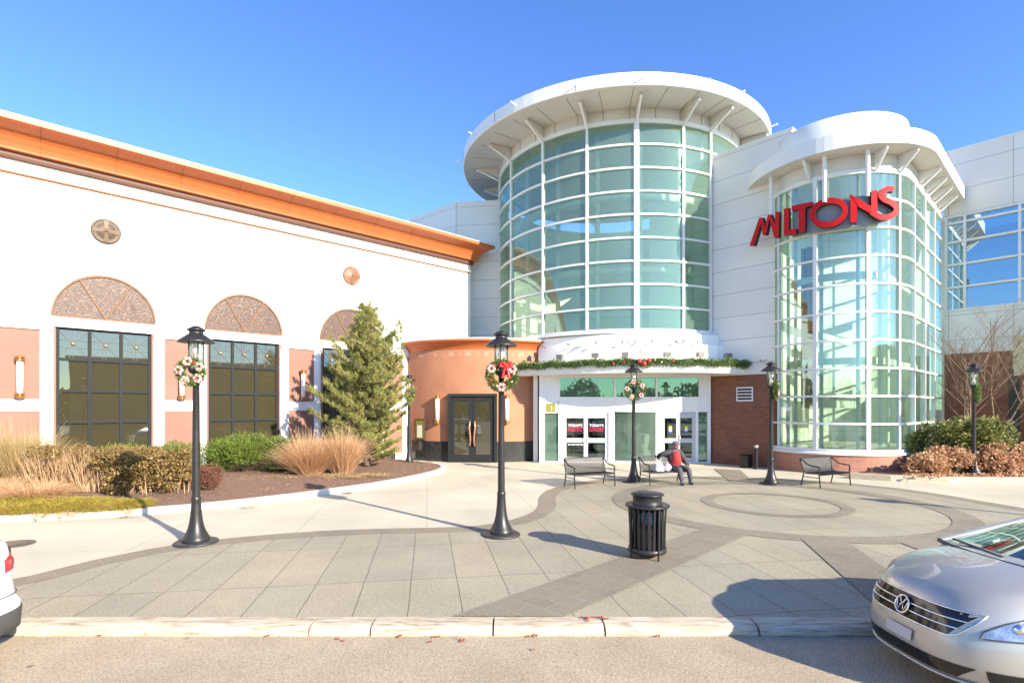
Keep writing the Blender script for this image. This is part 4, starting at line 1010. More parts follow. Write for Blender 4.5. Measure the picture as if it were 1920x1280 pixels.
# ------------------------------------------------------------------ MILTONS sign
sp = [(10.02, 22.95), (10.12, 22.65), (10.30, 22.15), (10.62, 21.45), (11.02, 20.85), (11.55, 20.25), (12.15, 19.8), (12.9, 19.45), (13.7, 19.35), (14.5, 19.42)]
def catmull(P, n=10):
    out = []
    for i in range(len(P) - 1):
        p0, p1, p2, p3 = [np.array(P[min(max(j, 0), len(P) - 1)], float) for j in (i - 1, i, i + 1, i + 2)]
        for q in range(n):
            t = q / n; out.append(tuple(0.5 * ((2 * p1) + (-p0 + p2) * t + (2 * p0 - 5 * p1 + 4 * p2 - p3) * t * t + (-p0 + 3 * p1 - 3 * p2 + p3) * t ** 3)))
    out.append(tuple(P[-1])); return out
SP = catmull(sp, 12)
SPX = [960 + 1000 * x / y for x, y in SP]
def sign_pt(X, Y, off=0.0):
    px = 1400 + X / 6.4; py = 340 + Y / 6.4
    i = 0
    while i < len(SPX) - 2 and SPX[i + 1] < px: i += 1
    f = (px - SPX[i]) / (SPX[i + 1] - SPX[i]); 
    x = SP[i][0] + (SP[i + 1][0] - SP[i][0]) * f; y = SP[i][1] + (SP[i + 1][1] - SP[i][1]) * f
    d = np.array(SP[i + 1]) - np.array(SP[i]); d /= np.linalg.norm(d); nx, ny = d[1], -d[0]
    z = CAMH + (HY - py) / 1000 * y
    return (x + nx * off, y + ny * off, z)
sign = thing('lettering_sign', 'large red MILTONS lettering curving around the glass bay', 'sign', (12.2, 20.0, 9.2))
def letter(polys, dz=0.0):
    m_ = MB(); first = True
    for k_, po in enumerate(polys):
        # subdivide long edges so the letter follows the curve
        th = 0.10 + 0.004 * k_
        n_ = len(po)
        vs = [sign_pt(x, y, th) for x, y in po] + [sign_pt(x, y, -0.06) for x, y in po]
        m_.add(vs, [tuple(range(n_))], 0); m_.add(vs, [tuple(range(n_, 2 * n_))[::-1]] + [(i, (i + 1) % n_, n_ + (i + 1) % n_, n_ + i) for i in range(n_)], 1)
    return m_
def lquads(quads, name='letter'):
    m_ = MB()
    for k_, q in enumerate(quads):
        th = 0.10 + 0.004 * k_; vs = [sign_pt(x, y, th) for x, y in q] + [sign_pt(x, y, -0.06) for x, y in q]
        m_.add(vs, [(0, 1, 2, 3)], 0); m_.add(vs, [(0, 1, 5, 4), (1, 2, 6, 5), (2, 3, 7, 6), (3, 0, 4, 7)], 1)
    m_.build(name, [red_face, red_side], sign)
lquads([[(55, 778), (172, 438), (212, 442), (108, 778)], [(178, 440), (212, 440), (252, 650), (214, 650)], [(216, 650), (276, 405), (306, 405), (250, 650)],
        [(280, 405), (312, 405), (405, 680), (352, 682)], [(362, 374), (412, 370), (405, 680), (356, 684)]], 'letter_m')
lquads([[(462, 335), (522, 325), (522, 650), (462, 655)], [(520, 590), (610, 575), (610, 640), (520, 652)]], 'letter_l')
lquads([[(552, 300), (640, 284), (640, 345), (552, 357)], [(638, 284), (718, 268), (712, 612), (636, 617)], [(716, 268), (800, 252), (800, 297), (716, 326)]], 'letter_t')
m_ = MB(); n_ = 40; vs = []
for q in range(n_):
    a = 2 * pi * q / n_
    for rx, ry in ((226, 178), (160, 108)):
        u, v_ = rx * cos(a), ry * sin(a); X, Y = 990 + u, 384 + v_ - u * 0.12
        vs += [sign_pt(X, Y, .10), sign_pt(X, Y, -.06)]
for q in range(n_):
    a = 4 * q; b = 4 * ((q + 1) % n_); m_.add([vs[a], vs[b], vs[b + 2], vs[a + 2]], [(0, 1, 2, 3)], 0)
    m_.add([vs[a], vs[b], vs[b + 1], vs[a + 1]], [(0, 1, 2, 3)], 1); m_.add([vs[a + 2], vs[b + 2], vs[b + 3], vs[a + 3]], [(0, 1, 2, 3)], 1)
m_.build('letter_o', [red_face, red_side], sign)
lquads([[(1240, 165), (1318, 215), (1318, 500), (1240, 505)], [(1480, 130), (1550, 115), (1550, 425), (1480, 400)], [(1245, 168), (1318, 212), (1400, 262), (1335, 318)], [(1400, 262), (1482, 318), (1482, 405), (1335, 318)]], 'letter_n')
cl = catmull([(1742, 112), (1690, 103), (1630, 125), (1592, 175), (1622, 225), (1700, 262), (1760, 310), (1772, 365), (1730, 415), (1650, 445), (1575, 435), (1480, 380)], 5)
m_ = MB(); L_ = []
for i, p_ in enumerate(cl):
    a = np.array(cl[max(0, i - 1)]); b = np.array(cl[min(len(cl) - 1, i + 1)]); d = (b - a) / np.linalg.norm(b - a); n2 = np.array([d[1], -d[0]]); hw = 34
    l_, r_ = np.array(p_) + n2 * hw, np.array(p_) - n2 * hw; L_ += [sign_pt(*l_, .118), sign_pt(*r_, .118), sign_pt(*l_, -.06), sign_pt(*r_, -.06)]
for i in range(len(cl) - 1):
    a = 4 * i; b = a + 4; m_.add([L_[a], L_[b], L_[b + 1], L_[a + 1]], [(0, 1, 2, 3)], 0); m_.add([L_[a], L_[b], L_[b + 2], L_[a + 2]], [(0, 1, 2, 3)], 1); m_.add([L_[a + 1], L_[b + 1], L_[b + 3], L_[a + 3]], [(0, 1, 2, 3)], 1)
m_.add([L_[0], L_[1], L_[3], L_[2]], [(0, 1, 2, 3)], 1)
m_.build('letter_s', [red_face, red_side], sign)
bk = MB(); seq = [(540, 300, 660), (640, 285, 640), (720, 270, 625), (820, 258, 610), (950, 235, 590), (1080, 200, 575), (1240, 175, 550), (1400, 160, 525), (1540, 150, 500), (1680, 150, 470), (1745, 160, 450)]
for (x0, a0, b0), (x1, a1, b1) in zip(seq[:-1], seq[1:]):
    bk.add([sign_pt(x0, a0, -.10), sign_pt(x1, a1, -.10), sign_pt(x1, b1, -.10), sign_pt(x0, b0, -.10), sign_pt(x0, a0, -.14), sign_pt(x1, a1, -.14), sign_pt(x1, b1, -.14), sign_pt(x0, b0, -.14)],
           [(0, 1, 2, 3), (7, 6, 5, 4), (0, 1, 5, 4), (2, 3, 7, 6)])
bk.build('backing_panel', sign_grey, sign)

# ------------------------------------------------------------------ foliage helpers
def quads_obj(V, name, mat, parent=None, tri=False):
    """V: (N,4,3) or (N,3,3)"""
    N, k_, _ = V.shape; o0 = np.array(ORIG.get(parent.name, (0, 0, 0)) if parent else (0, 0, 0))
    me = bpy.data.meshes.new(name); me.vertices.add(N * k_); me.vertices.foreach_set('co', (V.reshape(-1, 3) - o0).ravel())
    me.loops.add(N * k_); me.loops.foreach_set('vertex_index', np.arange(N * k_, dtype=np.int32))
    me.polygons.add(N); me.polygons.foreach_set('loop_start', np.arange(0, N * k_, k_, dtype=np.int32))
    me.materials.append(mat); me.update(calc_edges=True); me.validate()
    o = bpy.data.objects.new(name, me); col.objects.link(o)
    if parent: o.parent = parent
    ORIG[o.name] = tuple(o0); return o
def rdir(n): v = rng.normal(size=(n, 3)); return v / np.linalg.norm(v, axis=1, keepdims=True)
def leaves(P, size, aspect=0.5, up=0.0, dirs=None, jit=0.5):
    """leaf-shaped quads (rhombus) at points P"""
    n = len(P); d = rdir(n) if dirs is None else dirs + rng.normal(size=(n, 3)) * jit
    d[:, 2] += up; d /= np.linalg.norm(d, axis=1, keepdims=True); s = np.cross(d, rdir(n)); s /= (np.linalg.norm(s, axis=1, keepdims=True) + 1e-9)
    L = size * rng.uniform(.6, 1.3, (n, 1)); W = L * aspect / 2
    return np.stack([P, P + d * L * .5 + s * W, P + d * L, P + d * L * .5 - s * W], 1)
def blades(base, tip_dir, length, width, droop=0.3, seg=3):
    """curved blades as chained quads; base (n,3)"""
    n = len(base); L = length * rng.uniform(.65, 1.15, (n, 1)); d = tip_dir / np.linalg.norm(tip_dir, axis=1, keepdims=True)
    s = np.cross(d, np.array([0, 0, 1.0])) + rng.normal(size=(n, 3)) * .3; s /= np.linalg.norm(s, axis=1, keepdims=True)
    out = []; hor = d.copy(); hor[:, 2] = 0
    def pt(u): return base + d * L * u + hor * L * droop * u ** 2 - np.array([0, 0, 1.0]) * L * droop * .8 * u ** 2.2
    for q in range(seg):
        u0, u1 = q / seg, (q + 1) / seg; w0, w1 = width * (1 - u0 * .8) / 2, width * (1 - u1 * .8) / 2
        a, b = pt(u0), pt(u1); out.append(np.stack([a - s * w0, a + s * w0, b + s * w1, b - s * w1], 1))
    return np.concatenate(out)
def clump_blades(c, n, r, length, width, spread, droop, lean=(0, 0)):
    a = rng.uniform(0, 2 * pi, n); rr = r * np.sqrt(rng.uniform(0, 1, n))
    base = np.stack([c[0] + rr * np.cos(a), c[1] + rr * np.sin(a), np.full(n, c[2])], 1)
    sp_ = np.abs(rng.normal(0, spread, n)); d = np.stack([np.cos(a) * sp_ + lean[0], np.sin(a) * sp_ + lean[1], np.ones(n)], 1)
    return blades(base, d, length, width, droop)

# ------------------------------------------------------------------ pine
px_, py_ = gp(690, 870, .2); PB = (px_, py_, .2)
PB = (-5.6, 20.6, .3)
pine = thing('pine_tree', 'yellow-green pine tree standing beside the curved terracotta wall', 'tree', PB)
tr = MB(); tr.tube([(PB[0] + .02 * sin(q * 1.3), PB[1] + .02 * cos(q), PB[2] + q * .62) for q in range(10)], [.14 - .0125 * q for q in range(10)], 8)
tips = []; tdir = []; twig = MB()
def env(z):          # crown half width over height above the base, 0..6.2 m
    pts = [(0, 1.05), (.4, 1.35), (1.4, 1.6), (2.6, 1.55), (3.5, 1.2), (4.4, .85), (5.0, .5), (5.5, .26), (6.2, .08)]
    for (a, b), (c, d) in zip(pts[:-1], pts[1:]):
        if z <= c: return b + (d - b) * (z - a) / (c - a)
    return .05
z = .12
while z < 6.0:
    for q in range(6 if z < 4.5 else 4):
        a = random.uniform(0, 2 * pi); L = env(z) * random.uniform(.5, 1.12)
        if random.random() < .14: L *= 1.25
        up = .30 + .12 * z
        pts = []
        for s_ in range(6):
            u = s_ / 5; pts.append(np.array([PB[0] + cos(a) * L * u, PB[1] + sin(a) * L * u, PB[2] + z + L * (up * u * u * .8 + .1 * u)]))
        tr.tube([tuple(p_) for p_ in pts], [.028 * (1 - u * .8) for u in np.linspace(0, 1, 6)], 5, cap=False)
        nt_ = max(5, int(L * 13))
        for s_ in range(nt_):
            u = .22 + .78 * (s_ + random.random()) / nt_; f = min(4, int(u * 5)); p_ = pts[f] + (pts[f + 1] - pts[f]) * (u * 5 - f)
            aa = a + random.choice((-1, 1)) * random.uniform(.3, 1.3); l2 = random.uniform(.08, .34) * (1.1 - u * .5)
            e = p_ + np.array([cos(aa) * l2, sin(aa) * l2, l2 * random.uniform(.35, 1.1)])
            tips.append(e); tdir.append((cos(aa) * .5, sin(aa) * .5, .9)); twig.tube([tuple(p_), tuple(e)], [.008, .005], 3, cap=False)
        tips.append(pts[-1]); tdir.append((cos(a) * .5, sin(a) * .5, .9))
    z += .17
for q in range(6): tips.append(np.array([PB[0] + .03 * q, PB[1], PB[2] + 5.7 + .12 * q])); tdir.append((0, 0, 1))
for q in range(34):    # second leader on the right
    u = q / 33; a = random.uniform(0, 6.28); r = .34 * (1 - u) + .06; tips.append(np.array([PB[0] + 1.05 + .25 * u + r * cos(a), PB[1] + r * sin(a) - .2, PB[2] + 3.6 + 1.9 * u])); tdir.append((.1, 0, 1))
tr.build('trunk', bark, pine); twig.build('twig', bark, pine)
tips = np.array(tips); tdir = np.array(tdir); NPT = 32
P = np.repeat(tips, NPT, 0); D = np.repeat(tdir, NPT, 0) + rng.normal(size=(len(P), 3)) * .55; D /= np.linalg.norm(D, axis=1, keepdims=True)
P = P - D * .02 + rng.normal(size=P.shape) * .03
L = .15 * rng.uniform(.6, 1.25, (len(P), 1)); S = np.cross(D, rdir(len(P))); S /= np.linalg.norm(S, axis=1, keepdims=True)
V = np.stack([P - S * .007, P + S * .007, P + D * L + S * .004, P + D * L - S * .004], 1)
quads_obj(V, 'crown', pine_m, pine)

# ------------------------------------------------------------------ shrubs and grasses on the left
def shrub(name, label, cat, c, rx, ry, h, n, size, mat, group=None, aspect=.5, up=.3, stems=True, flat=1.0, shell=.55, smat=None, sn=40):
    t = thing(name, label, cat, c, group)
    # lumpy ellipsoid of sub-clumps
    K = 14; cs_ = []
    for k_ in range(K):
        a = rng.uniform(0, 2 * pi); r = sqrt(rng.uniform(0, 1)) * .72; cs_.append((c[0] + rx * r * cos(a), c[1] + ry * r * sin(a), c[2] + h * rng.uniform(.28, .72) * (1.12 - r * .4), rng.uniform(.3, .48)))
    Ps = []; Ds = []
    for k_ in range(K):
        m_ = n // K; d = rdir(m_); rr = rng.uniform(shell, 1, (m_, 1)) ** .6
        off = d * rr * np.array([rx, ry, h * .55 * flat]) * cs_[k_][3] * 1.25
        p = np.array(cs_[k_][:3]) + off; p[:, 2] = np.maximum(p[:, 2], c[2] + .02 + rng.uniform(0, .06, m_)); Ps.append(p); Ds.append(d)
    P = np.concatenate(Ps); D = np.concatenate(Ds)
    quads_obj(leaves(P, size, aspect, up, D, .7), 'foliage', mat, t)
    if stems:
        st = MB()
        for k_ in range(sn):
            q = P[rng.integers(len(P))]; st.tube([(c[0] + (q[0] - c[0]) * .25, c[1] + (q[1] - c[1]) * .25, c[2]), (c[0] + (q[0] - c[0]) * .75, c[1] + (q[1] - c[1]) * .75, c[2] + (q[2] - c[2]) * .6), tuple(q)], [.012, .008, .004], 4, cap=False)
        st.build('stem', smat or bark, t)
    return t
shrub('juniper_shrub', 'bright green juniper shrub left of the tan ornamental grass, largest of the junipers', 'shrub', (-9.55, 18.6, .25), 1.35, .9, 1.5, 11000, .12, juniper_m, 'junipers in the bed', .16, .7)
shrub('juniper_shrub', 'dark green juniper shrub touching the left side of the fluffy tan grass', 'shrub', (-8.25, 18.9, .25), .95, .8, 1.4, 8000, .12, juniper_m, 'junipers in the bed', .16, .7)
shrub('juniper_shrub', 'green juniper shrub behind the first big lamp post, left of the largest juniper', 'shrub', (-11.1, 17.9, .25), 1.05, .7, 1.3, 7500, .12, juniper_m, 'junipers in the bed', .16, .7)
shrub('juniper_shrub', 'small light green juniper right under the leftmost arched window', 'shrub', (-12.1, 16.9, .25), .95, .5, 1.25, 5500, .12, juniper_m, 'junipers in the bed', .16, .8)
shrub('barberry_shrub', 'small dark red barberry shrub at the right end of the dry hydrangea hedge', 'shrub', (-8.6, 14.9, .2), .5, .45, .85, 3200, .06, redtwig_m, None, .4, .4, sn=60)
# hydrangea hedge: dry stems left, leafy right
def hydrangea(label, c, rx, ry, h, nl, nst, heads):
    t = thing('hydrangea_shrub', label, 'shrub', c, 'dry hydrangeas in the bed')
    a = rng.uniform(0, 2 * pi, nst); r = np.sqrt(rng.uniform(0, 1, nst))
    base = np.stack([c[0] + rx * r * np.cos(a) * .9, c[1] + ry * r * np.sin(a) * .9, np.full(nst, c[2])], 1)
    d = np.stack([np.cos(a) * .15 + rng.normal(0, .16, nst), np.sin(a) * .15 + rng.normal(0, .16, nst), np.ones(nst)], 1)
    quads_obj(blades(base, d, h * .98, .022, .02), 'stem', stem_m, t)
    Pl = []
    K = 18
    for q in range(K):
        aa = 2 * pi * q / K + rng.uniform(-.3, .3); r0 = rng.uniform(.35, .85); cc = np.array([c[0] + rx * r0 * cos(aa), c[1] + ry * r0 * sin(aa), c[2] + h * rng.uniform(.3, .86)]); rr = rng.uniform(.17, .30)
        n_ = int(nl * 1.3 / K); d = rdir(n_); Pl.append(cc + d * rr * rng.uniform(.55, 1.1, (n_, 1)) * np.array([1, 1, 1.1]))
    P = np.concatenate(Pl); P[:, 2] = np.maximum(P[:, 2], c[2] + rng.uniform(0, .1, len(P)))
    quads_obj(leaves(P, .085, .7, -.2), 'foliage', hydr_m, t)
    hv = []
    for q in range(heads):
        aa = rng.uniform(0, 2 * pi); rr = sqrt(rng.uniform(0, 1)); cc = np.array([c[0] + rx * rr * cos(aa), c[1] + ry * rr * sin(aa), c[2] + h * rng.uniform(.86, 1.05)])
        dd = rdir(60); hv.append(leaves(cc + dd * .07, .05, .8, 0, dd, .4))
    quads_obj(np.concatenate(hv), 'flower_head', hydr_m, t)
hydrangea('dry hydrangea of bare tan stems, leftmost of the hedge', (-12.6, 14.9, .2), .95, .55, 1.15, 700, 1000, 30)
hydrangea('dry hydrangea of tan stems with few leaves, second of the hedge from the left', (-11.3, 14.8, .2), .9, .55, 1.15, 1300, 1000, 28)
hydrangea('yellow-brown leafy hydrangea at the middle of the hedge', (-10.3, 14.3, .2), .75, .6, 1.15, 5600, 110, 26)
hydrangea('yellow-brown leafy hydrangea carrying the lamp shadow, right end of the hedge', (-9.35, 14.5, .2), .75, .6, 1.12, 5800, 80, 28)
def grass(name, label, c, n, r, L, wd, spread, droop, mat, lean=(0, 0), group=None, plume=None):
    t = thing(name, label, 'grass', c, group); V = clump_blades(c, n, r, L, wd, spread, droop, lean); quads_obj(V, 'blades', mat, t)
    if plume:
        V2 = clump_blades((c[0], c[1], c[2] + .1), plume, r * .8, L * 1.12, wd * 1.3, spread * .75, droop * .6, lean); quads_obj(V2, 'plumes', olive_grass if mat is not tan_grass else stem_m, t)
    return t
grass('ornamental_grass', 'big fluffy tan grass clump in front of the pine tree', (-6.95, 18.3, .25), 5000, .4, 1.42, .013, .48, .30, tan_grass, plume=500, group='tan ornamental grasses')
grass('ornamental_grass', 'smaller upright tan grass clump against the foot of the pine tree', (-5.95, 18.7, .25), 3000, .35, 1.5, .013, .36, .25, tan_grass, plume=300, group='tan ornamental grasses')
grass('ornamental_grass', 'tall feathery olive-tan grass at the left edge of the bed', (-14.0, 15.2, .2), 2600, .45, 1.75, .014, .3, .22, olive_grass, plume=350, group='tan ornamental grasses')
grass('ornamental_grass', 'low bleached grass tuft drooping in front of the hydrangea hedge', (-12.3, 13.6, .17), 2200, .5, .75, .013, .75, .55, tan_grass, group='tan ornamental grasses')
grass('ornamental_grass', 'bleached drooping grass at the far left beside the hedge', (-13.6, 13.9, .17), 2200, .5, .85, .013, .75, .55, tan_grass, group='tan ornamental grasses')
# yellow-green grass strip: stuff
Vs = []
for q in range(150):
    u = random.random(); x = -15 + 6.0 * u; y0 = 11.75 + (x + 11.2) * .27; y = y0 + random.uniform(.15, 2.5) * (1.05 - u * .75)
    Vs.append(clump_blades((x, y, .15), 130, .2, .62 - .3 * u, .013, .7, .6, (.5, -.3)))
tag(quads_obj(np.concatenate(Vs), 'yellow_grass', yel_grass), 'yellow-green grass strip along the kerb at lower left', 'grass', kind='stuff')
Vs = []
for q in range(60):
    x = random.uniform(-8.8, -4.2); y = 17.9 + (x + 6.5) * .35 + random.uniform(-.5, .5) - (.5 if x > -6 else 0)
    Vs.append(clump_blades((x, y, .22), 40, .15, .16, .012, 1.2, .6))
tag(quads_obj(np.concatenate(Vs), 'ground_cover', olive_grass), 'low dry ground cover in front of the junipers', 'ground cover', kind='stuff')
Vs = []
for px, py in ((238, 962), (120, 985 - 20), (500, 905 + 15), (470, 945), (610, 905), (720, 885), (650, 925), (70, 968)):
    x, y = gp(px, py, .15); Vs.append(clump_blades((x, y + .1, .13), 60, .12, .18, .012, 1.2, .5))
tag(quads_obj(np.concatenate(Vs), 'dry_tufts', tan_grass), 'small bleached grass tufts scattered on the mulch', 'grass', kind='stuff')
# mulch chips
P = []
for q in range(9000):
    i = random.randrange(2, len(bed_out) - 2); x, y = bed_out[i]; x2, y2 = bed_out[i + 1]; f = random.random(); x += (x2 - x) * f; y += (y2 - y) * f
    tt = max(((-x - 5.33) * 1.08 + (26 - y)) / (1.08 ** 2 + 1), 1.0); wx, wy = wallp(tt, .05); u = random.random() ** 1.3 * .8 + .05; xx, yy = x + (wx - x) * u, y + (wy - y) * u
    P.append((xx, yy, bed_z(xx, yy) + .005))
V = leaves(np.array(P), .05, .35, 0.0); V[:, :, 2] = np.repeat(np.array(P)[:, 2:3], 4, 1) + rng.uniform(0, .025, (len(P), 4))
tag(quads_obj(V, 'mulch_chips', leafmat('wood chips', [(.08, .045, .03), (.22, .13, .08), (.42, .29, .19)], 0)), 'brown wood chips covering the planting bed', 'mulch', kind='stuff')

# ------------------------------------------------------------------ right bed planting
shrub('green_shrub', 'glossy green broadleaf shrub behind the rightmost lamp post', 'shrub', (17.0, 19.6, .2), 1.5, .9, 2.2, 7500, .14, holly_m, None, .5, .1, sn=50)
shrub('green_shrub', 'smaller glossy green shrub against the glass bay', 'shrub', (15.75, 19.9, .2), .8, .6, 1.7, 3500, .14, holly_m, None, .5, .1)
for lab, c, rx, ry, h in (('orange autumn shrub hugging the brick plinth of the glass bay', (14.55, 18.75, .2), .7, .45, .75), ('orange autumn shrub between glass bay and rightmost lamp post', (15.5, 18.9, .2), .8, .5, 1.05),
                          ('orange autumn shrub right behind the rightmost lamp post', (16.9, 18.75, .2), .85, .5, 1.1), ('orange autumn shrub at the right picture edge', (18.3, 18.9, .2), .9, .6, 1.15)):
    shrub('orange_shrub', lab, 'shrub', c, rx, ry, h, 3800, .10, orange_leaf, 'orange shrubs in the right bed', .7, 0, sn=50, smat=pale_bark)
V = leaves(np.stack([rng.uniform(13.5, 20, 1400), rng.uniform(17.9, 18.6, 1400), rng.uniform(.19, .24, 1400)], 1), .08, .7, 0)
tag(quads_obj(V, 'fallen_leaves', orange_leaf), 'orange fallen leaves covering the right planting bed', 'leaves', kind='stuff')
def bare_tree(c, h, label):
    t = thing('bare_tree', label, 'tree', c, 'leafless trees by the right wing'); st = MB()
    def grow(p, d, L, r, lev):
        pts = [p]; dd = np.array(d)
        for q in range(4):
            dd = dd + np.array([random.gauss(0, .09), random.gauss(0, .09), .05]); dd /= np.linalg.norm(dd); pts.append(pts[-1] + dd * L / 4)
        st.tube([tuple(x) for x in pts], [r * (1 - .13 * q) for q in range(5)], 5 if lev < 2 else 3, cap=False)
        if lev >= 4: return
        for q in range((9, 5, 4, 3)[lev]):
            f = random.uniform(.3, 1); i = min(3, int(f * 4)); b = pts[i] + (pts[i + 1] - pts[i]) * (f * 4 - i)
            a = random.uniform(0, 2 * pi); nd = dd * .75 + np.array([cos(a), sin(a), random.uniform(-.1, .5)]) * .62; nd /= np.linalg.norm(nd); grow(b, nd, L * random.uniform(.38, .6), r * .42, lev + 1)
    for q in range(2): grow(np.array(c), np.array([random.uniform(-.25, .25), random.uniform(-.15, .15), 1.0]), h * .72, .045, 0)
    st.build('branches', pale_bark, t)
bare_tree((17.4, 20.4, .2), 5.6, 'leafless twiggy tree behind the rightmost lamp post')
bare_tree((18.5, 20.7, .2), 5.6, 'leafless twiggy tree in front of the brown brick at the right edge')

# ------------------------------------------------------------------ lamp posts
def make_lamp():
    t = thing('street_lamp', 'lamp', 'street lamp', (0, 0, 0), 'black lamp posts on the plaza')
    MB().lathe([(0.001, .0), (.37, .0), (.37, .035), (.35, .05), (0.001, .05)], seg=32).build('base_plate', M('worn base', (.05, .045, .045), .5, .3, var=.5, ns=8), t)
    MB().lathe([(.228, .05), (.235, .08), (.225, .11), (.20, .15), (.165, .22), (.135, .30), (.11, .42), (.094, .56), (.084, .70), (.080, .78), (.084, .80), (.084, .84), (.074, .86)], seg=32).build('base', dark_metal, t)
    MB().lathe([(.070, .84), (.062, 2.0), (.056, 3.12), (.08, 3.14), (.11, 3.16), (.13, 3.19), (.13, 3.23), (0.001, 3.23)], seg=24).build('pole', dark_metal, t)
    ln = MB().lathe([(.115, 3.23), (.115, 3.74)], seg=20).build('lantern_glass', clear_glass, t)
    b = MB()
    for q in range(4): a = pi / 4 + q * pi / 2; b.tube([(.125 * cos(a), .125 * sin(a), 3.22), (.125 * cos(a), .125 * sin(a), 3.76)], .011, 6)
    b.build('lantern_bar', bronze, t)
    MB().lathe([(0.001, 3.24), (.055, 3.24), (.055, 3.40), (.03, 3.44), (.03, 3.5), (.06, 3.52), (.065, 3.60), (.04, 3.68), (0.001, 3.7)], seg=14).build('bulb', opal, t)
    MB().lathe([(.31, 3.715), (.315, 3.73), (.30, 3.745), (.15, 3.86), (.14, 3.865), (0.12, 3.87), (.12, 3.93), (.155, 3.935), (.15, 3.96), (.05, 4.02), (0.001, 4.03)], seg=32).build('shade', dark_metal, t)
    MB().lathe([(.31, 3.715), (.14, 3.80), (0.001, 3.80)], seg=32).build('shade_underside', grey_box, t)
    return t
lamps = [((-5.85, 9.88, 0), 1.0, 'black lamp post nearest the planting bed at left, large wreath of pink flowers on it'),
         ((-.21, 10.5, 0), 1.0, 'black lamp post in front of the black restaurant doors, wreath with red bow on it'),
         ((4.13, 18.1, 0), 1.0, 'black lamp post between the two benches before the entrance'),
         ((8.5, 17.5, 0), 1.0, 'black lamp post in front of the brown brick wall'),
         ((-4.42, 22.9, .05), .97, 'black lamp post at the rounded tip of the planting bed by the pine'),
         ((16.15, 18.65, .17), .97, 'black lamp post standing in the orange shrubs of the right planting bed'),
         ((16.0, 8.7, 0), 1.0, 'black lamp post beyond the right edge of the picture')]
lp0 = make_lamp()
for i, (loc, s_, lab) in enumerate(lamps):
    o = lp0 if i == 0 else copy_tree(lp0)
    o.location = loc; o.scale = (s_,) * 3; o['label'] = lab; o.rotation_euler = (0, 0, i * .7)
# wreaths
def wreath(loc, r, rz, label, flowers, bow, nb=6):
    t = thing('christmas_wreath', label, 'wreath', loc, 'christmas wreaths on the lamp posts')
    n = 2600; a = rng.uniform(0, 2 * pi, n); b = rng.uniform(0, 2 * pi, n); rr = r * .25 * np.sqrt(rng.uniform(.2, 1, n))
    X = (r + rr * np.cos(b)) * np.cos(a); Z = (r + rr * np.cos(b)) * np.sin(a); Y = rr * np.sin(b)
    ca, sa = cos(rz), sin(rz)
    def tf(x, y, z): return np.stack([loc[0] + x * ca - y * sa, loc[1] + x * sa + y * ca, loc[2] + z], -1)
    P = tf(X, Y, Z); D = tf(np.cos(a) * np.cos(b), np.sin(b), np.sin(a) * np.cos(b)) - np.array(loc)
    quads_obj(leaves(P, .07, .25, 0, D, .9), 'greenery', garland_m, t)
    for q in range(flowers):
        fm_ = MB()
        a_ = 2 * pi * q / flowers + .5; c = tf(np.array(r * cos(a_)), np.array(-r * .24), np.array(r * sin(a_)))
        for k_ in range(6):
            b_ = k_ * pi / 3 + q; u = tf(np.array(r * cos(a_) + .055 * cos(b_)), np.array(-r * .30), np.array(r * sin(a_) + .055 * sin(b_)))
            fm_.ball(tuple(u), .036, seg=6, rings=4, sc3=(1, .6, 1))
        fm_.build('flower', pink_m, t)
    for q in range(nb):
        a_ = 2 * pi * q / nb + .1; c = tf(np.array(r * .98 * cos(a_)), np.array(-r * .26), np.array(r * .98 * sin(a_)))
        MB().ball(tuple(c), .032, seg=10, rings=7).build('bauble', red_ball if q % 2 else gold_ball, t)
    if bow:
        bm_ = MB(); c0 = (r * .35, r * .78)
        for sx in (-1, 1):
            pts = [(c0[0], c0[1]), (c0[0] + sx * .04, c0[1] + .04), (c0[0] + sx * .10, c0[1] + .055), (c0[0] + sx * .11, c0[1] - .015), (c0[0] + sx * .045, c0[1] - .025), (c0[0], c0[1])]
            bm_.tube([tuple(tf(np.array(x), np.array(-r * .34 - .02 * (i % 2)), np.array(z_))) for i, (x, z_) in enumerate(pts)], .03, 6)
            pts = [(c0[0], c0[1]), (c0[0] + sx * .04, c0[1] - .1), (c0[0] + sx * .06, c0[1] - .24)]
            bm_.tube([tuple(tf(np.array(x), np.array(-r * .33), np.array(z_))) for x, z_ in pts], [.025, .03, .035], 5)
        bm_.ball(tuple(tf(np.array(c0[0]), np.array(-r * .36), np.array(c0[1]))), .045, seg=8, rings=6); bm_.build('bow', red_bow_m, t)
    return t
wreath((-5.88, 9.76, 3.17), .185, .15, 'wreath with pink-white flowers hanging on the leftmost big lamp post', 5, False)
wreath((-.20, 10.38, 3.14), .235, 0, 'wreath with red bow and baubles on the lamp post before the black doors', 3, True, 9)
wreath((4.14, 17.98, 3.12), .27, -.1, 'wreath ringed with pink flowers on the lamp post between the two benches', 5, False)
wreath((8.66, 17.55, 3.10), .25, 1.2, 'wreath seen edge-on on the lamp post before the brick wall', 2, False)
wreath((16.2, 18.55, 3.05), .22, .9, 'small green wreath on the lamp post in the orange shrubs', 0, False)
wreath((-4.38, 22.80, 3.05), .20, .9, 'small sparse green wreath on the lamp post by the pine', 0, False, 2)

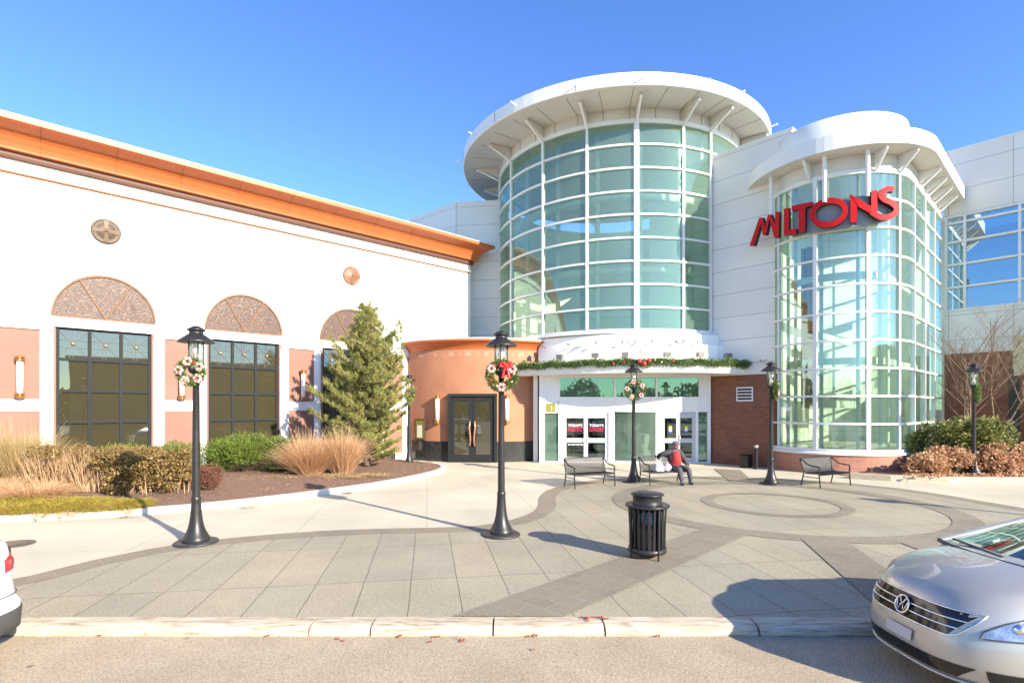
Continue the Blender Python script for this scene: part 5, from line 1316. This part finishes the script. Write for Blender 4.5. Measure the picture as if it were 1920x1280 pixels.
# garland along the canopy
gl = thing('garland', 'long green christmas garland running along the edge of the entrance canopy', 'garland', (5.4, 22.1, 4.45))
ga = arc(CC, CR + .08, ang(ray_circle(975, CC, CR), CC), R(299), 80) + [(10.45, 23.2), (10.75, 22.55)]
Ps = []; Ds = []
for i in range(len(ga) - 1):
    n = 190; f = rng.uniform(0, 1, n); x = ga[i][0] + (ga[i + 1][0] - ga[i][0]) * f; y = ga[i][1] + (ga[i + 1][1] - ga[i][1]) * f
    d = rdir(n); d[:, 2] *= .9; rr = .16 * rng.uniform(.3, 1, (n, 1)) * (1 + .3 * sin(i * .9)); p = np.stack([x, y - .06, np.full(n, 4.42 + .03 * sin(i * .55))], 1) + d * rr; Ps.append(p); Ds.append(d)
quads_obj(leaves(np.concatenate(Ps), .11, .22, 0, np.concatenate(Ds), .6), 'greenery', garland_m, gl)
bb = MB(); bg_ = MB()
for px in (1150, 1170, 1182, 1203, 1218, 1228, 1240, 1252, 1262):
    p_ = ray_circle(px, CC, CR + .24); (bb if px % 4 else bg_).ball((p_[0], p_[1], 4.42 + random.uniform(-.12, .14)), .06, seg=8, rings=6)
p_ = ray_circle(1208, CC, CR + .3); bb.ball((p_[0], p_[1], 4.34), .10, seg=10, rings=8); bb.ball((p_[0] - .2, p_[1], 4.44), .09); bb.ball((p_[0] + .2, p_[1], 4.46), .09)
bb.build('red_bauble', red_ball, gl); bg_.build('gold_bauble', gold_ball, gl)
st = thing('star_ornament', 'pale star-shaped ornament standing above the red bow of the garland', 'ornament', (p_[0], p_[1] + .2, 4.6)); sm_ = MB()
c = (p_[0], p_[1] + .18, 4.85); vs = []
for q in range(10):
    r = (.30 if q % 2 == 0 else .13) * (1.3 if q == 0 else 1); a = pi / 2 + q * pi / 5; vs.append((c[0] + r * cos(a), c[1], c[2] + r * sin(a)))
vs += [(c[0], c[1] - .08, c[2]), (c[0], c[1] + .08, c[2])]
sm_.add(vs, [(q, (q + 1) % 10, 10) for q in range(10)] + [((q + 1) % 10, q, 11) for q in range(10)]); sm_.build('star', paper_m, st)

# ------------------------------------------------------------------ benches
def make_bench():
    t = thing('park_bench', 'bench', 'bench', (0, 0, 0), 'dark metal slatted benches'); HL = .74
    for s_ in (-1, 1):
        x = s_ * HL
        for pts in ([(x, -.30, 0), (x, -.26, .42), (x, -.27, .62)], [(x, .36, 0), (x, .26, .42), (x, .40, .88)]): MB().tube(pts, .021, 8).build('leg', dark_metal, t)
        MB().tube([(x, -.27, .61), (x, -.24, .645), (x, -.15, .655), (x, .02, .67), (x, .15, .71), (x, .27, .80), (x, .37, .86)], .021, 8).build('armrest', dark_metal, t)
        MB().tube([(x, -.265, .30), (x, .28, .30)], .014, 6).build('stretcher', dark_metal, t)
    st = MB(); bk = MB(); n = 44
    for q in range(n):
        x = -HL + .03 + (2 * HL - .06) * q / (n - 1)
        st.tube([(x, -.27, .40), (x, -.24, .425), (x, -.05, .415), (x, .15, .405), (x, .21, .42)], .0125, 4)
        bk.tube([(x, .21, .42), (x, .26, .50), (x, .32, .66), (x, .385, .86)], .0125, 4)
    for y, z_ in ((-.28, .39), (.20, .405)): st.tube([(-HL, y, z_), (HL, y, z_)], .015, 6)
    bk.tube([(-HL, .40, .88), (HL, .40, .88)], .02, 8); st.build('seat', dark_metal, t); bk.build('backrest', dark_metal, t)
    return t
b0 = make_bench()
BEN = [((2.5, 17.05, .012), R(24), 'empty dark metal slatted bench, leftmost of the three benches'), ((5.05, 17.65, .012), R(18), 'dark metal slatted bench with the seated person on it'),
       ((10.15, 17.2, .012), R(25), 'empty dark metal bench in front of the glass bay')]
for i, (loc, rz, lab) in enumerate(BEN):
    o = b0 if i == 0 else copy_tree(b0); o.location = loc; o.rotation_euler = (0, 0, rz); o['label'] = lab

# ------------------------------------------------------------------ person on bench 2
bl, brz, _ = BEN[1]
per = thing('person', 'seated person in dark jacket, red shirt and grey cap', 'person', bl)
per.rotation_euler = (0, 0, brz)
def skin(name, mat, verts, edges, radii, parent, sub=2, root=0):
    me = bpy.data.meshes.new(name); me.from_pydata(verts, edges, []); me.materials.append(mat)
    o = bpy.data.objects.new(name, me); col.objects.link(o); o.parent = parent
    me.skin_vertices.new() if hasattr(me.skin_vertices, 'new') and not me.skin_vertices else None
    m_ = o.modifiers.new('skin', 'SKIN')
    for i, r in enumerate(radii):
        sv = me.skin_vertices[0].data[i]; sv.radius = (r, r) if not isinstance(r, tuple) else r; sv.use_root = (i == root)
    m_.use_smooth_shade = True
    s_ = o.modifiers.new('sub', 'SUBSURF'); s_.levels = sub; s_.render_levels = sub
    return o
X0 = .46   # seat position along the bench, person faces -Y (local)
hip = (X0, .08, .52)
# legs/trousers are one continuous body surface; jacket, shirt and cap are clothing children
V_ = [hip, (X0 - .10, .04, .50), (X0 - .17, -.42, .50), (X0 - .15, -.50, .10), (X0 + .10, .04, .50), (X0 + .19, -.40, .50), (X0 + .24, -.44, .10),
      (X0, .10, .72), (X0, .12, .92), (X0, .10, 1.06), (X0, .08, 1.16),
      (X0 - .22, .12, 1.00), (X0 - .46, .24, .93), (X0 - .40, .48, .84),
      (X0 + .20, .10, 1.00), (X0 + .30, -.02, .74), (X0 + .24, -.26, .60)]
E_ = [(0, 1), (1, 2), (2, 3), (0, 4), (4, 5), (5, 6), (0, 7), (7, 8), (8, 9), (9, 10), (9, 11), (11, 12), (12, 13), (9, 14), (14, 15), (15, 16)]
rad = [.18, .13, .10, .07, .13, .10, .07, .17, .18, .10, .055, .07, .05, .033, .07, .05, .033]
body = skin('body', trouser_m, V_, E_, rad, per)
jk = skin('jacket', jacket_m, [(X0, .12, .62), (X0, .13, .80), (X0, .14, .97), (X0, .13, 1.06), (X0 - .22, .14, 1.01), (X0 - .36, .19, .97), (X0 - .47, .25, .93), (X0 - .41, .46, .85), (X0 + .22, .12, 1.01), (X0 + .29, .06, .86), (X0 + .31, -.02, .73), (X0 + .25, -.22, .62)],
          [(0, 1), (1, 2), (2, 3), (3, 4), (4, 5), (5, 6), (6, 7), (3, 8), (8, 9), (9, 10), (10, 11)], [(.245, .18), (.255, .19), (.235, .17), (.12, .10), .105, .095, .085, .06, .105, .095, .085, .06], per)
sh = MB(); n = 14; vs = []
for q in range(9):
    z_ = .58 + .48 * q / 8; hw = .20 * (1 - .35 * (q / 8) ** 2) ; bul = .185 + .07 * sin(pi * min(1, q / 6.5))
    for k_ in range(n + 1): a = -pi * k_ / n; vs.append((X0 + hw * cos(a), .10 + bul * sin(a) * 1.0, z_))
m_ = n + 1
sh.add(vs, [(q * m_ + k_, q * m_ + k_ + 1, (q + 1) * m_ + k_ + 1, (q + 1) * m_ + k_) for q in range(8) for k_ in range(n)], 0, True); ORIG[per.name] = (0, 0, 0)
sh.build('shirt', shirt_m, per)
hd = MB(); hd.ball((X0, .04, 1.235), .118, seg=18, rings=14, sc3=(.82, .95, 1.12)); hd.ball((X0, -.068, 1.215), .024, seg=8, rings=6, sc3=(.8, 1, 1.2)); hd.ball((X0 - .09, .05, 1.23), .025, seg=6, rings=5); hd.ball((X0 + .09, .05, 1.23), .025, seg=6, rings=5)
hd.tube([(X0, .08, 1.04), (X0, .06, 1.16)], .058, 10); hdo = hd.build('head', skin_m, per)

fc = MB(); fc.ball((X0 - .037, -.062, 1.245), .011, seg=6, rings=5); fc.ball((X0 + .037, -.062, 1.245), .011, seg=6, rings=5); fc.build('eye', black, hdo)
fc = MB(); fc.ball((X0, -.056, 1.172), .024, seg=8, rings=5, sc3=(1, .4, .25)); fc.build('mouth', M('lips', (.35, .12, .10), .6, var=0), hdo)
cp_ = MB(); cp_.lathe([(.108, 1.270), (.118, 1.295), (.118, 1.325), (.092, 1.366), (.045, 1.386), (0.001, 1.392)], (X0, .045, 0), 20); cp_.ball((X0, -.055, 1.283), .09, seg=14, rings=5, sc3=(.85, .75, .10)); cp_.build('cap', cap_m, per)
for s_, (hx, hy, hz), dd in ((0, (X0 - .38, .50, .82), (.3, .3, -.8)), (1, (X0 + .22, -.29, .585), (-.35, -.75, -.3))):
    hm = MB(); hm.ball((hx, hy, hz), .042, seg=10, rings=8, sc3=(1, 1.1, .6)); d = np.array(dd) / np.linalg.norm(dd); sd_ = np.cross(d, (0, 0, 1)); sd_ /= np.linalg.norm(sd_)
    for k_ in range(4):
        b_ = np.array((hx, hy, hz)) + d * .03 + sd_ * (k_ - 1.5) * .021; L_ = (.052, .06, .056, .042)[k_]; hm.tube([tuple(b_), tuple(b_ + d * L_ * .6 + np.array((0, 0, .004))), tuple(b_ + d * L_ + np.array((0, 0, -.018)))], [.010, .009, .007], 6)
    b_ = np.array((hx, hy, hz)) + sd_ * .032; hm.tube([tuple(b_), tuple(b_ + sd_ * .022 + d * .025), tuple(b_ + sd_ * .02 + d * .05)], [.012, .010, .008], 6); hm.build('hand', skin_m, per)
for fx, fy in ((X0 - .15, -.56), (X0 + .24, -.50)):
    f_ = MB(); f_.ball((fx, fy, .045), .07, seg=12, rings=8, sc3=(.75, 1.9, .65)); f_.ball((fx, fy + .07, .07), .055, seg=10, rings=7, sc3=(.8, 1, 1)); f_.build('shoe', shoe_m, per)
def bag(name, lab, x, y, z, sx, sy, sz):
    t = thing(name, lab, 'bag', (bl[0], bl[1], bl[2])); t.rotation_euler = (0, 0, brz); ORIG[t.name] = (0, 0, 0)
    m_ = MB(); n = 18; vs = []
    for q in range(10):
        z_ = q / 9; w_ = (1 - .3 * z_ ** 3) * (1 + .06 * sin(q * 2.3))
        for k_ in range(n):
            a = 2 * pi * k_ / n; e = (abs(cos(a)) ** 3 + abs(sin(a)) ** 3) ** (-1 / 3); j = 1 + .05 * sin(5 * a + q); vs.append((x + sx * w_ * e * cos(a) * j, y + sy * w_ * e * sin(a) * j, z + sz * z_))
    m_.add(vs, [(q * n + k_, q * n + (k_ + 1) % n, (q + 1) * n + (k_ + 1) % n, (q + 1) * n + k_) for q in range(9) for k_ in range(n)] , 0, True); m_.add(vs[-n:], [tuple(range(n))]); m_.build('sack', bag_m, t)
    h_ = MB(); h_.tube([(x - sx * .4, y, z + sz), (x - sx * .2, y, z + sz + .06), (x + sx * .2, y, z + sz + .06), (x + sx * .4, y, z + sz)], .008, 5); h_.build('handle', bag_m, t)
bag('shopping_bag', 'larger white shopping bag lying on the bench, left of the smaller bag', -.22, .02, .425, .17, .15, .24)
bag('shopping_bag', 'small white shopping bag right beside the seated person', .12, .00, .425, .11, .12, .20)

# ------------------------------------------------------------------ trash can
tc = thing('trash_can', 'dark brown slatted metal trash can with domed lid on the plaza', 'trash can', (2.27, 8.95, .016))
X, Y = 0, 0; ORIG[tc.name] = (0, 0, 0)
MB().lathe([(0.001, .07), (.25, .07), (.265, .09), (.275, .2), (.275, .78), (.27, .79)], seg=32).build('liner', black, tc)
sl = MB()
for q in range(22):
    a = 2 * pi * q / 22
    pts = [(.30, .10), (.295, .13), (.30, .5), (.315, .78), (.325, .84)]
    for (r0, z0), (r1, z1) in zip(pts[:-1], pts[1:]):
        vs = []
        for r, z_ in ((r0, z0), (r1, z1)):
            for da_, dr_ in ((-.055, 0), (.055, 0), (.055, -.012), (-.055, -.012)): vs.append(((r + dr_) * cos(a + da_), (r + dr_) * sin(a + da_), z_))
        sl.add(vs, [(0, 1, 5, 4), (2, 3, 7, 6), (1, 2, 6, 5), (3, 0, 4, 7)])
sl.build('slats', dark_metal, tc)
MB().lathe([(.285, .09), (.31, .09), (.315, .12), (.31, .17), (.285, .17)], seg=32).build('bottom_band', dark_metal, tc)
MB().lathe([(.24, .83), (.30, .82), (.35, .835), (.368, .855), (.365, .875), (.34, .885), (.30, .875), (.245, .885)], seg=40).build('rim', dark_metal, tc)
MB().lathe([(.245, .86), (.25, .90), (.24, .92), (.24, 1.02), (.25, 1.03), (.275, 1.035), (.275, 1.05), (.25, 1.065), (.15, 1.09), (0.001, 1.10)], seg=40).build('lid', dark_metal, tc)
for q in range(4):
    a = R(20) + q * pi / 2; MB().tube([(.315 * cos(a), .315 * sin(a), .0), (.315 * cos(a), .315 * sin(a), .10), (.322 * cos(a), .322 * sin(a), .6), (.325 * cos(a), .325 * sin(a), .84)], .016, 6).build('leg', dark_metal, tc)

# ashtray post, dark box, manhole, leaves
x, y = gp(1418, 879); at = thing('ashtray_post', 'slim dark ashtray post by the brown brick wall', 'ashtray', (x, y, 0))
m_ = MB(); m_.lathe([(.0, 0), (.12, 0), (.12, .03), (.07, .04), (.07, .85), (0.001, .87)], (x, y, 0), 16); m_.build('post', dark_metal, at)
m_ = MB(); m_.lathe([(0.001, .87), (.085, .87), (.085, .98), (0.001, 1.0)], (x, y, 0), 16); m_.build('cap', steel, at)
x, y = gp(1401, 876); bx = thing('black_bin', 'low black box beside the slim ashtray post', 'bin', (x, y, 0)); m_ = MB(); m_.box((x, y + .1, .26), (.42, .36, .5), AW); bevel(m_.build('box', black, bx), .02)
m_ = MB(); m_.box((x, y + .1, .525), (.46, .40, .04), AW); bevel(m_.build('lid', dark_frame, bx), .01)
x, y = gp(22, 1021); mh = MB().lathe([(0.001, .012), (.30, .012), (.30, .016), (.34, .016), (.34, .004)], (x, y, 0), 32).build('manhole_cover', manhole_m); tag(mh, 'round brown iron manhole cover in the cream concrete', 'manhole cover')
lv = []
for px, py in ((500, 1195), (633, 1198), (640, 1203), (749, 1195), (806, 1205), (860, 1200), (868, 1203), (1004, 1187), (1003, 1219), (820, 1190), (985, 1190), (190, 1192), (1228, 1189), (1085, 1154), (1095, 1153), (1105, 1156), (1115, 1154), (1122, 1156), (1130, 1155), (1100, 1158)):
    x, y = gp(px, py, ZR); lv.append((x, min(y, 6.05), ZR + .012) if py > 1160 else (x * .975, 6.30 + rng.uniform(-.05, .06), .014))
lv2 = [(x + rng.normal() * .02, y + rng.normal() * .015, z_) for x, y, z_ in lv for k_ in range(2)]
lm = MB()
for x, y, z_ in lv2:
    a = rng.uniform(0, 6.28); r = rng.uniform(.018, .032); vs = [(x + r * (1 if k_ % 2 else .45) * cos(a + k_ * pi / 4), y + r * (1 if k_ % 2 else .45) * sin(a + k_ * pi / 4), z_ + rng.uniform(0, .02)) for k_ in range(8)] + [(x, y, z_ + .004)]
    lm.add(vs, [(k_, (k_ + 1) % 8, 8) for k_ in range(8)])
tag(lm.build('leaf_litter', leaf_red), 'red-brown leaves scattered along the foot of the kerb', 'leaves', kind='stuff')

# ------------------------------------------------------------------ cars
silver = M('silver car paint', (.45, .43, .375), .34, .45, var=.0, coat=.8)
pearl = M('white car paint', (.78, .78, .78), .3, .0, var=0, coat=.8)
chrome = M('chrome', (.85, .84, .82), .12, 1, var=0)
tyre_m = M('tyre', (.02, .02, .02), .85, var=.1)
lampclear = M('headlamp', (.42, .43, .45), .10, .7, var=.6, ns=9, bs=.5, bscale=16, coat=1)
taillamp = M('tail lamp', (.45, .02, .03), .15, 0, var=.15, ns=10, coat=1)
plastic = M('black plastic', (.06, .058, .055), .6, var=.1)
plate_m = M('blank plate', (.45, .45, .46), .5, var=.05)
class Car:
    def __init__(s, name, label, nose_x, cy, L, W, paint, sh0, sh1, roofz, n_front=3.4, hood=1.25, suv=False):
        s.L, s.W, s.nx, s.cy = L, W, nose_x, cy; s.t = thing(name, label, 'car', (nose_x + L / 2, cy, ZR)); s.paint = paint
        s.sh0, s.sh1, s.roofz, s.n, s.hood, s.suv = sh0, sh1, roofz, n_front, hood, suv
        if suv: s.rows = [(.10, .24), (.02, .30), (.0, .42), (-.01, .56), (.03, .64), (.045, .80), (.05, 1.0), (.08, None)]
        else: s.rows = [(.10, .22), (.03, .25), (.0, .32), (-.02, .44), (.0, .58), (.03, .70), (.07, .82), (.13, None)]
        s.body()
    def pt(s, th, inset, z):
        a = s.L / 2 - inset; b = s.W / 2 - inset; c, sn = cos(th), sin(th)
        r = (abs(c) ** s.n + abs(sn) ** s.n) ** (-1 / s.n); return (s.nx + s.L / 2 - a * c * r, s.cy - b * sn * r, z)
    def shz(s, d):
        if s.suv: return 1.18 + .02 * sin(d)
        u = min(1, max(0, d / s.hood)); v_ = s.sh0 + (s.sh1 - s.sh0) * (1 - (1 - u) ** 1.6); 
        if d > s.L - 1: v_ -= .06 * (d - s.L + 1)
        return v_
    def body(s):
        N = 128; m_ = MB(); vs = []; rows = list(s.rows) + (([(.10, 'a'), (.16, 'b'), (.30, 'c'), (.5, 'd'), (.7, 'e')] if s.suv else [(.20, 'a'), (.27, 'b'), (.38, 'c'), (.54, 'd'), (.72, 'e')]))
        for ins, z in rows:
            for k_ in range(N):
                th = 2 * pi * (k_ + .5) / N; p = s.pt(th, ins, 0); d = p[0] - s.nx; zs = s.shz(d)
                if z is None: zz = zs
                elif z == 'a': zz = zs + .03
                elif z == 'b': zz = zs + .055
                elif z == 'c': zz = zs + .085
                elif z == 'd': zz = zs + .105
                elif z == 'e': zz = zs + .115
                else: zz = z + (.10 * (zs - s.sh0) if z > .5 and not s.suv else 0)
                vs.append((p[0], p[1], ZR + zz))
        fs = [(i * N + k_, i * N + (k_ + 1) % N, (i + 1) * N + (k_ + 1) % N, (i + 1) * N + k_) for i in range(len(rows) - 1) for k_ in range(N)]
        # split faces for black lower trim on the SUV
        m_.add(vs, fs, 0, True)
        i = (len(rows) - 1) * N
        for k_ in range(N // 4, N // 4 + N // 2 - 0):      # close the top with a strip between mirrored points
            pass
        top = []
        for k_ in range(N // 2):
            a, b = i + k_, i + N - 1 - k_
            if k_ < N // 2 - 1: top.append((a, a + 1, b - 1, b))
        m_.f += top; m_.mi += [0] * len(top); m_.sm += [True] * len(top)
        s.bodyo = m_.build('body', s.paint, s.t)
        if s.suv:
            lo = MB(); vs = [];  rr = [(.11, .24), (-.006, .30), (-.012, .40), (-.018, .50), (.02, .52)]
            for ins, z in rr:
                for k_ in range(N): p = s.pt(2 * pi * (k_ + .5) / N, ins, 0); vs.append((p[0], p[1], ZR + z))
            lo.add(vs, [(i * N + k_, i * N + (k_ + 1) % N, (i + 1) * N + (k_ + 1) % N, (i + 1) * N + k_) for i in range(len(rr) - 1) for k_ in range(N)], 0, True)
            lo.build('lower_cladding', plastic, s.t)
    def inset_at(s, z, d=0):
        zs = s.shz(d); rr = [(i, (zz if zz is not None else zs)) for i, zz in s.rows]
        for (a, z0), (b, z1) in zip(rr[:-1], rr[1:]):
            if z <= z1: return a + (b - a) * max(0, (z - z0)) / (z1 - z0)
        return rr[-1][0] + .05
    def front(s, lat, z, out=0.0, rear=False):
        """surface point of nose (or tail) at lateral offset lat (positive towards the road) and height z"""
        ins = s.inset_at(z, s.L if rear else 0) - out; a = s.L / 2 - ins; b = s.W / 2 - ins
        c = (max(0.0, 1 - abs(lat / b) ** s.n)) ** (1 / s.n); x = s.nx + s.L / 2 + (a * c if rear else -a * c); return (x, s.cy - lat, ZR + z)
    def patch(s, name, mat, quad, nu=16, nv=5, out=.006, rear=False, parent=None):
        """quad: fn(u,v)->(lat,z)"""
        m_ = MB(); vs = [s.front(*quad(u / nu, v / nv), out, rear) for v in range(nv + 1) for u in range(nu + 1)]
        m_.add(vs, [(v * (nu + 1) + u, v * (nu + 1) + u + 1, (v + 1) * (nu + 1) + u + 1, (v + 1) * (nu + 1) + u) for v in range(nv) for u in range(nu)], 0, True)
        return m_.build(name, mat, parent or s.t)
    def cabin(s, z0, x0, x1, x2, x3, w0, w1):
        """glass house: windscreen foot x0, roof front x1, roof rear x2, tail foot x3 (distance from nose)"""
        m_ = MB(); n = 10
        def ring(z, xa, xb, wd, k_):
            pts = []
            for q in range(n + 1): u = -1 + 2 * q / n; pts.append((s.nx + xa + .10 * k_ * u * u, s.cy + u * wd, z - .05 * u * u * (1 if z > z0 + .2 else .4)))
            for q in range(n + 1): u = 1 - 2 * q / n; pts.append((s.nx + xb - .10 * k_ * u * u, s.cy + u * wd, z - .05 * u * u * (1 if z > z0 + .2 else .4)))
            return pts
        A = ring(ZR + z0, x0, x3, w0, 2.0); B = ring(ZR + s.roofz - .06, x1, x2, w1, 1.0); C = ring(ZR + s.roofz, x1 + .2, x2 - .2, w1 - .12, .8); m = len(A)
        gm_ = MB(); gm_.add(A + B, [(k_, (k_ + 1) % m, m + (k_ + 1) % m, m + k_) for k_ in range(m)], 0, True); gm_.build('window_glass', car_glass, s.t)
        rm_ = MB(); rm_.add(B + C, [(k_, (k_ + 1) % m, m + (k_ + 1) % m, m + k_) for k_ in range(m)] + [tuple(range(m, 2 * m))], 0, True); rm_.build('roof', s.paint, s.t)
        for i, j in ((0, 0), (n, n), (n + 1, n + 1), (2 * n + 1, 2 * n + 1)):
            MB().tube([A[i], B[j]], .035, 6).build('pillar', s.paint, s.t)
        wi_ = MB()
        wi_.tube([(p_[0] - .02, p_[1], p_[2] + .005) for p_ in A[:n + 1]], .022, 6); wi_.build('windscreen_seal', plastic, s.t)
        return A, B
    def wheels(s, r, xs_, w_=.22):
        for x in xs_:
            for sd_ in (-1, 1):
                c = (s.nx + x, s.cy - sd_ * (s.W / 2 - .10), ZR + r); m_ = MB(); n = 32; prof = [(r - .12, -w_ / 2), (r - .02, -w_ / 2), (r, -w_ / 2 + .03), (r, w_ / 2 - .03), (r - .02, w_ / 2), (r - .12, w_ / 2)]
                vs = [(c[0] + q * cos(2 * pi * k_ / n), c[1] + o * -sd_ * 1, c[2] + q * sin(2 * pi * k_ / n)) for q, o in prof for k_ in range(n)]
                m_.add(vs, [(i * n + k_, i * n + (k_ + 1) % n, (i + 1) * n + (k_ + 1) % n, (i + 1) * n + k_) for i in range(len(prof) - 1) for k_ in range(n)], 0, True); wo_ = m_.build('wheel', tyre_m, s.t)
                m_ = MB(); rr = [(0.01, w_ / 2 - .05), (r - .14, w_ / 2 - .05), (r - .11, w_ / 2 - .005)]
                vs = [(c[0] + q * cos(2 * pi * k_ / n), c[1] - sd_ * o, c[2] + q * sin(2 * pi * k_ / n)) for q, o in rr for k_ in range(n)]
                m_.add(vs, [(i * n + k_, i * n + (k_ + 1) % n, (i + 1) * n + (k_ + 1) % n, (i + 1) * n + k_) for i in range(2) for k_ in range(n)], 0, False); m_.build('rim', steel, wo_)
sv = Car('silver_car', 'silver sedan parked at the kerb at the right edge, nose to the left', 3.72, 5.2, 4.6, 1.86, silver, .90, 1.10, 1.54)
def gq(hw0, hw1, z0, z1): return lambda u, v: ((-1 + 2 * u) * (hw0 + (hw1 - hw0) * v), z0 + (z1 - z0) * v)
gr = sv.patch('grille', black, gq(.44, .57, .63, .83), 20, 5, .006)
for z_, hw in ((.70, .50), (.765, .535)): MB().tube([sv.front(l_, z_, .016) for l_ in np.linspace(-hw, hw, 22)], .008, 6).build('chrome_bar', chrome, gr)
fr2 = [(l_, .838) for l_ in np.linspace(-.59, .59, 22)] + [(.565, .75), (.50, .65)] + [(l_, .623) for l_ in np.linspace(.44, -.44, 20)] + [(-.50, .65), (-.565, .75)]
MB().tube([sv.front(l_, z_, .008) for l_, z_ in fr2], .009, 6, closed=True).build('grille_surround', chrome, gr)
bd = MB(); cz = .735; rb_ = .078
bd.tube([sv.front(rb_ * cos(a), cz + rb_ * sin(a), .034) for a in np.linspace(0, 2 * pi, 28)[:-1]], .0085, 6, closed=True)
for seg_ in ([(-.034, .06), (-.012, .014), (0, .014), (.012, .014), (.034, .06)], [(-.064, .032), (-.036, -.054), (-.012, -.002), (0, -.002), (.012, -.002), (.036, -.054), (.064, .032)]):
    pts = [sv.front(a, cz + b, .036) for a, b in seg_]
    bd.tube(pts, .007, 5)
bo_ = bd.build('badge', chrome, sv.t)
m_ = MB(); m_.add([sv.front(0, cz, .028)] + [sv.front(.07 * cos(a), cz + .07 * sin(a), .026) for a in np.linspace(0, 2 * pi, 21)[:-1]], [(0, k_ + 1, (k_ + 1) % 20 + 1) for k_ in range(20)]); m_.build('badge_disc', dark_frame, bo_)
sv.patch('lower_grille', black, gq(.50, .62, .285, .40), 18, 4, .006)
sv.patch('licence_plate', plate_m, gq(.155, .155, .445, .545), 6, 2, .018)
MB().tube([sv.front(l_, .255, .012) for l_ in np.linspace(-.86, .86, 40)], .014, 6).build('bumper_lip', silver, sv.t)
for sd_ in (1, -1):
    hl = sv.patch('headlight', lampclear, lambda u, v: (sd_ * (.615 + .235 * u), .66 + .03 * u + (.05 + .15 * min(1, u * 2.2)) * v), 12, 5, .008)
    MB().tube([sv.front(sd_ * (.615 + .235 * u), .66 + .03 * u, .012) for u in np.linspace(0, 1, 12)] + [sv.front(sd_ * (.85 - .235 * u), .66 + .03 * (1 - u) + .05 + .15 * min(1, (1 - u) * 2.2), .012) for u in np.linspace(0, 1, 12)], .006, 5, closed=True).build('headlight_trim', plastic, hl)
    for lx, rr in ((.70, .045), (.79, .055)):
        m_ = MB(); m_.ball(sv.front(sd_ * lx, .765, -.008), rr, seg=12, rings=8); m_.build('reflector', chrome, hl)
    sv.patch('fog_vent', black, lambda u, v: (sd_ * (.66 + .15 * u), .29 + .115 * v), 8, 3, .006)
    m_ = MB(); pts = []
    for u in np.linspace(0, 1, 24): pts.append((sv.nx + .16 + .95 * u, sv.cy - sd_ * (.60 + .13 * u), ZR + sv.shz(.16 + .95 * u) + .093 - .02 * u))
sm_ = MB(); sm_.tube([sv.front(l_, .855, .003) for l_ in np.linspace(-.80, .80, 40)], .004, 4); sm_.build('hood_seam', plastic, sv.t)
sv.cabin(1.16, .86, 1.9, 3.3, 4.15, .76, .58)
sv.wheels(.32, (.9, 3.6)); sv.t.rotation_euler = (0, 0, R(2.5))
MB().tube([(sv.nx + .92, sv.cy - .1, ZR + 1.19), (sv.nx + .98, sv.cy + .3, ZR + 1.20), (sv.nx + 1.04, sv.cy + .58, ZR + 1.20)], .012, 5).build('wiper', plastic, sv.t)

wv = Car('white_suv', 'white sport utility vehicle parked at the left edge, only its tail in view', -9.80, 5.0, 4.62, 1.84, pearl, 1.0, 1.0, 1.74, 6, suv=True)
for sd_ in (1, -1):
    tl = wv.patch('tail_light', taillamp, lambda u, v: (sd_ * (.50 + .33 * u), .90 + .03 * u + (.13 + .10 * u) * v), 14, 6, .012, rear=True)
    wv.patch('reverse_lamp', lampclear, lambda u, v: (sd_ * (.64 + .09 * u), .95 + .08 * v), 6, 3, .018, rear=True, parent=tl)
wv.cabin(1.25, 1.25, 1.95, 3.85, 4.28, .76, .62); wv.wheels(.35, (.95, 3.7))
sm_ = MB(); sm_.tube([wv.front(l_, .66, .012, rear=True) for l_ in np.linspace(-.84, .84, 40)], .006, 4); sm_.build('bumper_seam', plastic, wv.t)
wv.patch('licence_plate', plate_m, gq(.155, .155, .70, .80), 6, 2, .018, rear=True)

# ------------------------------------------------------------------ surroundings behind the viewer (seen in the window reflections)
br_ = thing('brown_building', 'low tan building across the parking lot, mirrored in the dark windows', 'building', (50, -10, 0))
m_ = MB(); m_.box((50, -10, 4.3), (50, 10, 8.8), R(48)); m_.build('wall', M('tan stucco', (.26, .20, .12), .9), br_)
m_ = MB(); m_.box((50, -10, 8.8), (50.6, 10.6, .3), R(48)); m_.build('roof', roof_m, br_)
Pw = []
for q in range(46):
    a = R(-158 + q * 3.6); r = 68 + random.uniform(-6, 6); cx_, cy_ = r * cos(a), r * sin(a); h = random.uniform(5, 9.5)
    d = rdir(900); Pw.append(np.array([cx_, cy_, h * .5]) + d * np.array([3.8, 3.8, h * .5]) * rng.uniform(.5, 1.05, (900, 1)))
tag(quads_obj(leaves(np.concatenate(Pw), .8, .7, 0), 'distant_woods', wood_m), 'distant tree line mirrored in the glass', 'woods', kind='stuff')
